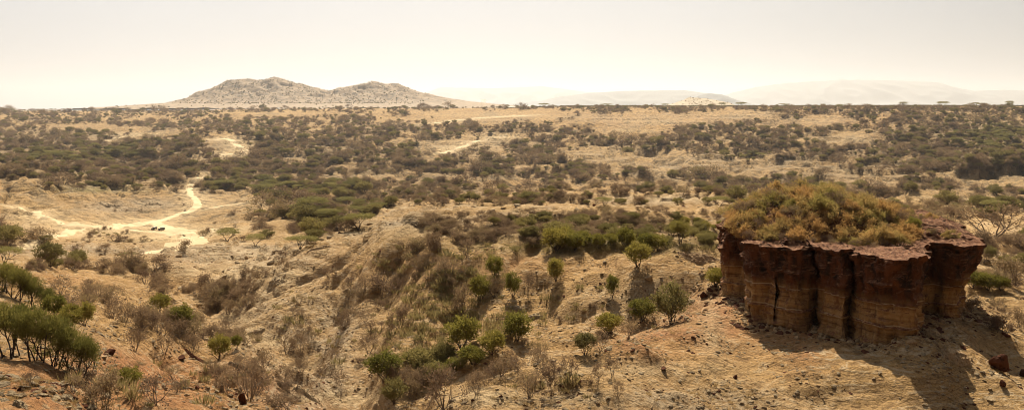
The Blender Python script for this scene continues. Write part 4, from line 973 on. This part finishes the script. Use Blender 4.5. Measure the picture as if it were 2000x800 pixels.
def mass_object(name, items, label):
    """one object for what nobody could count; each point carries a plant"""
    kinds = sorted({r[1] for r in items}); src = bpy.data.collections.new(name + '_kinds'); index = {}
    for kd in kinds:
        for v_, (st, cr) in enumerate(PROTO[kd]):
            index[(kd, v_)] = len(src.objects)
            if st is None: me = cr
            else:
                bm = bmesh.new(); bm.from_mesh(st); n0 = len(bm.faces); bm.from_mesh(cr)
                for q, fc in enumerate(bm.faces):
                    if q >= n0: fc.material_index = 1
                me = bpy.data.meshes.new('plant'); bm.to_mesh(me); bm.free(); me.materials.append(st.materials[0]); me.materials.append(cr.materials[0])
            o = bpy.data.objects.new('%03d' % len(src.objects), me); src.objects.link(o)
    me = bpy.data.meshes.new(name); n = len(items)
    me.vertices.add(n); me.vertices.foreach_set('co', np.array([(r[2], r[3], r[4]) for r in items], np.float32).ravel())
    for nm, tp, vals in (('pick', 'INT', [index[(r[1], r[8] % len(PROTO[r[1]]))] for r in items]),):
        a = me.attributes.new(nm, tp, 'POINT'); a.data.foreach_set('value', np.array(vals, np.int32))
    a = me.attributes.new('rot', 'FLOAT_VECTOR', 'POINT'); a.data.foreach_set('vector', np.array([(0, 0, r[7]) for r in items], np.float32).ravel())
    a = me.attributes.new('size', 'FLOAT_VECTOR', 'POINT'); a.data.foreach_set('vector', np.array([(r[5], r[5], r[6]) for r in items], np.float32).ravel())
    o = link(name, me); tag(o, label, None, None, 'stuff')
    ng = bpy.data.node_groups.new(name, 'GeometryNodeTree'); ng.interface.new_socket('Geometry', in_out='INPUT', socket_type='NodeSocketGeometry'); ng.interface.new_socket('Geometry', in_out='OUTPUT', socket_type='NodeSocketGeometry')
    gi = ng.nodes.new('NodeGroupInput'); go = ng.nodes.new('NodeGroupOutput'); ip = ng.nodes.new('GeometryNodeInstanceOnPoints'); ci = ng.nodes.new('GeometryNodeCollectionInfo')
    ci.inputs['Collection'].default_value = src; ci.inputs['Separate Children'].default_value = True; ci.inputs['Reset Children'].default_value = True
    def na(nm, dt):
        x = ng.nodes.new('GeometryNodeInputNamedAttribute'); x.data_type = dt; x.inputs['Name'].default_value = nm; return x.outputs['Attribute']
    ip.inputs['Pick Instance'].default_value = True
    L = ng.links.new; L(gi.outputs[0], ip.inputs['Points']); L(ci.outputs[0], ip.inputs['Instance']); L(na('pick', 'INT'), ip.inputs['Instance Index'])
    L(na('rot', 'FLOAT_VECTOR'), ip.inputs['Rotation']); L(na('size', 'FLOAT_VECTOR'), ip.inputs['Scale']); L(ip.outputs[0], go.inputs[0])
    md = o.modifiers.new('plants', 'NODES'); md.node_group = ng
    return o
mass_object('shrubland', mass, 'brown and olive scrub covering the valley and far slopes')
# tufts of dry grass and loose stones of the near slopes
def near_field(kind, n, lo, hi, smin, smax, dens=None):
    out = []
    while len(out) < n:
        Y = math.exp(random.uniform(math.log(lo), math.log(hi))); px = random.uniform(-150, 2150); X = (px - 1000) / F * Y
        if dens is not None and random.random() > dens(X, Y): continue
        s = smin + (smax - smin) * random.random() ** 3.2
        out.append((0, kind, X, Y, 0, s, s * random.uniform(.6, 1.1), random.uniform(0, 6.28), random.choice((0, 0, 1, 1, 2, 2, 3)) if kind == 'stone' else random.randrange(2), '', 0))
    xy = np.array([(r[2], r[3]) for r in out]); z = ground(xy[:, 0], xy[:, 1])
    return [r[:4] + (float(zz) - .02,) + r[5:] for r, zz in zip(out, z)]
S_ROCK = shape(a_rock)
def clumpy(X, Y): return min(1, max(.04, float(.2 + 2.2 * fbm(np.array(X / 7.), np.array(Y / 7.), 2, 31)) + .8 * lookup(S_ROCK, X, Y)))
foot_stones = []
for q in range(2600):
    k_ = random.randrange(NT_); dd = abs(random.gauss(0, 1.6)) + .1; x = float(ox[k_] + nx_[k_] * dd + random.gauss(0, .3)); y = float(oy[k_] + ny_[k_] * dd); s = .09 + .62 * random.random() ** 3.5
    foot_stones.append((0, 'stone', x, y, ground(x, y) + .02, s, s * random.uniform(.7, 1.1), random.uniform(0, 6.28), random.choice((2, 2, 3)), '', 0))
mass_object('loose_stones', foot_stones + near_field('stone', 50000, 40, 190, .05, .36, clumpy) + near_field('stone', 6000, 190, 900, .2, 1.3, clumpy), 'loose pale and dark stones strewn over the dry slopes')
mass_object('dry_grass', near_field('tuft', 5000, 40, 220, .5, 1.0, clumpy), 'small tufts of straw coloured dry grass on the slopes')

# ------------------------------------------------------------------ boulders and outcrops
def boulder(px, py, w, h, mat, label, seed, name='boulder', cat='boulder', sink=.25, group=None):
    X, Y, Z = at(px, py); k = Y / F; me = kind_rock(seed, mat, .9, 4)
    o = link(name, me, None, (X, Y, Z + h * k * (.5 - sink)), random.uniform(0, 6), (w * k / 2, w * k / 2, h * k / 1.5)); return tag(o, label, cat, group)
boulder(1953, 722, 46, 48, M_ROCK_RED, 'dark red boulder standing on the right slope below the rock stack', 5)
boulder(1960, 752, 16, 14, M_ROCK_RED, 'small dark red stone just below the big red boulder', 6)
boulder(1998, 735, 20, 18, M_ROCK_RED, 'dark red stone at the right frame edge', 7)
boulder(1376, 580, 20, 16, M_ROCK_RED, 'dark reddish block on the spur left of the rock stack', 8)
boulder(1296, 721, 17, 9, M_ROCK_RED, 'rounded dark stone on the pale spur path', 9)
boulder(1268, 548, 18, 16, M_ROCK_TAN, 'brown block beside the shallow hollow below the crest', 10)
boulder(386, 762, 14, 14, M_ROCK_RED, 'dark reddish stone on bare orange soil at the lower left', 11)
boulder(474, 790, 22, 28, M_ROCK_RED, 'dark red block under the large bare brown tree', 12)
boulder(354, 702, 22, 14, M_ROCK_RED, 'dark red block in the ledge under the round grey shrubs', 13)
boulder(215, 690, 26, 14, M_ROCK_RED, 'dark red slab right of the big near clump', 14)
boulder(1436, 738, 10, 9, M_ROCK_RED, 'small square dark stone on the gravel in front of the rock stack', 15)
boulder(1186, 597, 10, 8, M_ROCK_PALE, 'pale stone below the thin pale tree', 16)
def outcrop(px, py, w, h, n, mat, label, seed, tilt=0):
    """one body of layered, broken rock standing out of the slope"""
    X, Y, Z = at(px, py); k = Y / F; Wd = w * k; dep = max((py - HY) / F, .05); D = min(max(.55 * h * k / dep, .3 * Wd), 1.1 * Wd); Hh = .5 * h * k + .12 * Wd * .3
    gx_, gy_ = np.meshgrid(np.linspace(-.5, .5, 150), np.linspace(-.5, .5, 90)); x = gx_ * Wd; y = gy_ * D
    a = fbm(x / (Wd * .22) + seed, y / (D * .3), 4, seed); b_ = perlin(x / (Wd * .05), y / (D * .08) + seed, seed + 3)
    e = 1 - (gx_ / .48) ** 2 - (gy_ / .48) ** 2 + .8 * a
    lay = np.clip(e * 1.1 + .25 * b_, 0, 1) * 4; fr2 = lay - np.floor(lay)
    z = (np.floor(lay) + sstep(.7, .95, fr2)) / 4 * Hh * (1 + .25 * a) + .04 * Hh * perlin(x / (Wd * .02), y / (D * .03), 5)
    z = np.where(e > 0, z, 0) + ground(X + x.ravel(), Y + y.ravel()).reshape(x.shape) - Z - .12 * Hh - .5 * Hh * sstep(.44, .5, np.maximum(abs(gx_), abs(gy_)))
    i = np.arange(89)[:, None] * 150 + np.arange(149)[None]
    me = mesh_from('rock_outcrop', np.stack([x, y, z], -1).reshape(-1, 3), np.stack([i, i + 1, i + 151, i + 150], -1).reshape(-1, 4), [mat])
    return tag(link('rock_outcrop', me, None, (X, Y, Z)), label, 'rock outcrop')
outcrop(1868, 700, 80, 26, 22, M_ROCK_TAN, 'tan layered rock outcrop in front of the rock stack right foot', 1)
outcrop(1822, 652, 44, 16, 8, M_ROCK_TAN, 'pale jutting slab in the gap at the rock stack right foot', 2)
outcrop(1345, 590, 30, 8, 7, M_ROCK_PALE, 'broken grey stones on the bank under the crest ledge', 3)
outcrop(600, 775, 60, 16, 22, M_ROCK_PALE, 'dark jumbled rock outcrop beside the gully bed', 4)
outcrop(556, 752, 40, 8, 10, M_ROCK_PALE, 'thin rock ledge above the jumbled outcrop', 5)
outcrop(210, 403, 60, 6, 14, M_ROCK_PALE, 'pale layered ledges below the green patch in the valley', 6)
outcrop(298, 400, 32, 8, 10, M_ROCK_PALE, 'pale rock outcrop left of the dirt road bend', 7)
outcrop(1010, 602, 44, 6, 10, M_ROCK_PALE, 'line of grey stones on the hill face', 8)
outcrop(1045, 618, 50, 6, 12, M_ROCK_PALE, 'scatter of broken white stones right of the grey stone line', 9)
outcrop(1365, 505, 90, 6, 12, M_ROCK_TAN, 'low undercut ledge running along the crest to the rock stack', 10)
outcrop(540, 552, 46, 14, 12, M_ROCK_PALE, 'grey rocks on the left nose of the hill', 11)
outcrop(500, 650, 40, 8, 10, M_ROCK_PALE, 'undercut rock ledge at the bend of the gully', 12)
outcrop(620, 486, 60, 4, 12, M_ROCK_TAN, 'broken tan ledge on top of the hill nose', 13)
outcrop(40, 790, 30, 16, 10, M_ROCK_PALE, 'grey lichened rocks in the bottom left corner', 14)
outcrop(470, 715, 60, 8, 14, M_ROCK_PALE, 'long grey ledge on the slope left of the gully', 15)
outcrop(820, 438, 70, 4, 16, M_ROCK_PALE, 'pale stones along the edge of the sand flat', 16)
outcrop(1300, 392, 130, 3, 24, M_ROCK_PALE, 'white stones along the dry stream bed', 17)
outcrop(390, 705, 80, 6, 16, M_ROCK_RED, 'dark red broken ledge below the round grey shrubs', 18)

# ------------------------------------------------------------------ vehicles
M_CAR = plain('car_paint', (.10, .085, .06), .4, 0, .05); M_CARW = plain('car_roof', (.7, .68, .62), .5, 0, .05)
M_GLASS = plain('car_glass', (.03, .035, .04), .1, 0, .05); M_TYRE = plain('tyre', (.02, .02, .02), .9, 0, .1)
def box_bm(bm, x0, x1, y0, y1, z0, z1, taper=0):
    vs = [bm.verts.new(p) for p in ((x0, y0, z0), (x1, y0, z0), (x1, y1, z0), (x0, y1, z0), (x0 + taper, y0 + taper * .5, z1), (x1 - taper * .5, y0 + taper * .5, z1), (x1 - taper * .5, y1 - taper * .5, z1), (x0 + taper, y1 - taper * .5, z1))]
    for q in ((3, 2, 1, 0), (4, 5, 6, 7), (0, 1, 5, 4), (1, 2, 6, 5), (2, 3, 7, 6), (3, 0, 4, 7)): bm.faces.new([vs[i] for i in q])
def part(name, bm, mat, parent, bev=.04):
    if bev: bmesh.ops.bevel(bm, geom=list(bm.edges), offset=bev, segments=2, affect='EDGES')
    me = bpy.data.meshes.new(name); bm.to_mesh(me); bm.free(); me.materials.append(mat); return link(name, me, parent)
def car(px, py, rot, label, paint=M_CAR):
    X, Y, Z = at(px, py); r = link('safari_car', None, None, (X, Y, Z + .02), rot); tag(r, label, 'car')
    bm = bmesh.new(); box_bm(bm, -2.3, 2.2, -.9, .9, .45, 1.05); box_bm(bm, -2.25, -1.0, -.86, .86, 1.0, 1.2); part('body', bm, paint, r)
    bm = bmesh.new(); box_bm(bm, -1.05, 2.15, -.85, .85, 1.04, 1.85, .12); part('cabin', bm, paint, r)
    bm = bmesh.new(); box_bm(bm, -.85, 2.05, -.8, .8, 1.85, 1.97); part('roof', bm, M_CARW, r)
    for y in (-1, 1):
        for x in (-.75, .25, 1.2):
            bm = bmesh.new(); box_bm(bm, x, x + .8, y * .83 - .02, y * .83 + .02, 1.22, 1.72); part('window', bm, M_GLASS, r, 0)
    bm = bmesh.new(); box_bm(bm, -1.03, -.97, -.7, .7, 1.2, 1.75); part('windscreen', bm, M_GLASS, r, 0)
    for x in (-1.5, 1.4):
        for y in (-.82, .82):
            bm = bmesh.new(); bmesh.ops.create_cone(bm, cap_ends=True, segments=20, radius1=.42, radius2=.42, depth=.26, matrix=Matrix.Translation((x, y, .42)) @ Matrix.Rotation(PI / 2, 4, 'X')); part('wheel', bm, M_TYRE, r, .03)
    bm = bmesh.new(); box_bm(bm, 2.2, 2.45, -.38, .38, .6, 1.35); part('spare_wheel', bm, M_TYRE, r, .1)
car(315.5, 449, .55, 'dark safari car with a pale roof beside the dirt road junction')
car(301, 448, 1.25, 'smaller looking dark car parked behind the first on the valley flats')
# low buildings on the rim
M_WALLB = plain('plaster', (.6, .52, .4), .9); M_TIN = plain('tin_roof', (.55, .54, .5), .6)
M_DARK = plain('dark_opening', (.03, .03, .03), .8)
for px, w_, lab in ((997, 34, 'long low building with a white roof on the plateau rim behind the grassy shelf'), (1036, 22, 'small white roofed hut on the plateau rim right of the long building')):
    Y = 3500.; X = (px - 1000) / F * Y; Z = ground(X, Y) + .2; r = link('building', None, None, (X, Y, Z)); tag(r, lab, 'building')
    bm = bmesh.new(); box_bm(bm, -w_ / 2, w_ / 2, -4, 4, -1, 3.6); part('wall', bm, M_WALLB, r, .02)
    bm = bmesh.new(); vs = [bm.verts.new(p) for p in ((-w_ / 2 - 1, -5, 3.5), (w_ / 2 + 1, -5, 3.5), (w_ / 2 + 1, 5, 3.5), (-w_ / 2 - 1, 5, 3.5), (-w_ / 2 - 1, 0, 6.6), (w_ / 2 + 1, 0, 6.6))]
    for q in ((0, 1, 5, 4), (2, 3, 4, 5), (0, 4, 3), (1, 2, 5), (3, 2, 1, 0)): bm.faces.new([vs[i] for i in q])
    part('roof', bm, M_TIN, r, 0)
    for t in (-.3, 0, .3):
        bm = bmesh.new(); box_bm(bm, t * w_ - .8, t * w_ + .8, -4.05, -3.98, 1.2, 2.6); part('window', bm, M_DARK, r, 0)
# dust whirl on the plain
m, t = newmat('dust_air'); out = t.new('ShaderNodeOutputMaterial'); vp = t.new('ShaderNodeVolumePrincipled'); vp.inputs['Color'].default_value = (.95, .85, .7, 1); vp.inputs['Density'].default_value = .022
t.link(vp.outputs[0], out.inputs['Volume'])
Y = 3800.; bm = bmesh.new(); ring_prev = None
for k_ in range(9):
    z = k_ * 4.2; r = 5 + k_ * .9 + (k_ == 0) * 4; c0 = (math.sin(k_ * .7) * 2, 0)
    ring = [bm.verts.new((c0[0] + r * math.cos(a * PI / 8), r * math.sin(a * PI / 8), z)) for a in range(16)]
    if ring_prev:
        for a in range(16): bm.faces.new((ring_prev[a], ring_prev[(a + 1) % 16], ring[(a + 1) % 16], ring[a]))
    else: bm.faces.new(ring[::-1])
    ring_prev = ring
bm.faces.new(ring_prev)
me = bpy.data.meshes.new('dust_whirl'); bm.to_mesh(me); bm.free(); me.materials.append(m)
tag(link('dust_whirl', me, None, ((945 - 1000) / F * Y, Y, ground((945 - 1000) / F * Y, Y) + .3)), 'thin pale dust whirl rising from the plain right of the twin-peaked hill', 'dust whirl')

# ------------------------------------------------------------------ air
HAZE = .000026
m, t = newmat('haze'); out = t.new('ShaderNodeOutputMaterial'); vp = t.new('ShaderNodeVolumePrincipled')
vp.inputs['Color'].default_value = (.75, .79, .86, 1); vp.inputs['Density'].default_value = HAZE; vp.inputs['Anisotropy'].default_value = .65
t.link(vp.outputs[0], out.inputs['Volume'])
bm = bmesh.new(); zlo = float(GZ.min()) - 60
box_bm(bm, -170000, 170000, -3000, 78000, min(zlo, -320), 1500)
me = bpy.data.meshes.new('haze'); bm.to_mesh(me); bm.free(); me.materials.append(m)
tag(link('haze', me), None, None, None, 'stuff')

# ------------------------------------------------------------------ sky and sun
SUN_EL, SUN_AZ = math.radians(46), math.radians(1)     # azimuth from +Y, minus is left
sd = Vector((math.sin(SUN_AZ) * math.cos(SUN_EL), math.cos(SUN_AZ) * math.cos(SUN_EL), math.sin(SUN_EL)))
ld = bpy.data.lights.new('sun', 'SUN'); ld.energy = 5.0; ld.angle = math.radians(.5); ld.color = (1, .86, .635)
lo = bpy.data.objects.new('sun', ld); C.objects.link(lo); lo.rotation_euler = (-sd).to_track_quat('-Z', 'Y').to_euler()
w = bpy.data.worlds.new('World'); bpy.context.scene.world = w; w.use_nodes = True; t = NT(w); t.n.clear()
out = t.new('ShaderNodeOutputWorld'); bg = t.new('ShaderNodeBackground'); sk = t.new('ShaderNodeTexSky'); sk.sky_type = 'NISHITA'; sk.sun_disc = False
sk.sun_elevation = SUN_EL; sk.sun_rotation = SUN_AZ; sk.dust_density = 4; sk.air_density = 1.0; sk.altitude = 1400
tc = t.new('ShaderNodeTexCoord'); vm = t.new('ShaderNodeVectorMath'); vm.operation = 'DOT_PRODUCT'; t.link(tc.outputs['Generated'], vm.inputs[0]); vm.inputs[1].default_value = (math.sin(math.radians(-14)) * math.cos(SUN_EL), math.cos(math.radians(-14)) * math.cos(SUN_EL), math.sin(SUN_EL))
# thin high veil, glow set left of the sun to brighten that side
dt = t.math('MULTIPLY_ADD', vm.outputs['Value'], .5, .5)
glow = t.math('POWER', dt, 4.0)
cl = t.noise(tc.outputs['Generated'], 2.2, 4, .5)
glow = t.math('MULTIPLY', glow, t.math('MULTIPLY_ADD', cl, .28, .86))
veil = t.mix(1.0, (5.0, 4.93, 4.95), glow, 'MULTIPLY')
tot = t.mix(1.0, t.mix(1.0, sk.outputs[0], (.055, .052, .05), 'MULTIPLY'), veil, 'ADD')
t.link(tot, bg.inputs[0]); bg.inputs[1].default_value = .10; t.link(bg.outputs[0], out.inputs[0])

# ------------------------------------------------------------------ camera
cd = bpy.data.cameras.new('camera'); cd.sensor_width = 36; cd.lens = F / 2000 * 36; cd.shift_y = -(400 - HY) / 2000; cd.clip_start = 1; cd.clip_end = 300000
cam = bpy.data.objects.new('camera', cd); C.objects.link(cam); cam.location = (0, 0, 0); cam.rotation_euler = (PI / 2, 0, 0); bpy.context.scene.camera = cam
sc = bpy.context.scene
sc.view_settings.view_transform = 'Standard'; sc.view_settings.look = 'None'; sc.view_settings.gamma = 1; sc.view_settings.exposure = .95
sc.render.engine = 'CYCLES'
sc.cycles.max_bounces = 5; sc.cycles.diffuse_bounces = 2; sc.cycles.volume_bounces = 1; sc.cycles.transmission_bounces = 3; sc.cycles.transparent_max_bounces = 4
sc.cycles.use_denoising = True; sc.cycles.sample_clamp_indirect = 3; sc.cycles.pixel_filter_type = 'BLACKMAN_HARRIS'; sc.cycles.filter_width = 1.0; sc.cycles.caustics_reflective = False; sc.cycles.caustics_refractive = False
print('things', cnt, 'mass', len(mass))
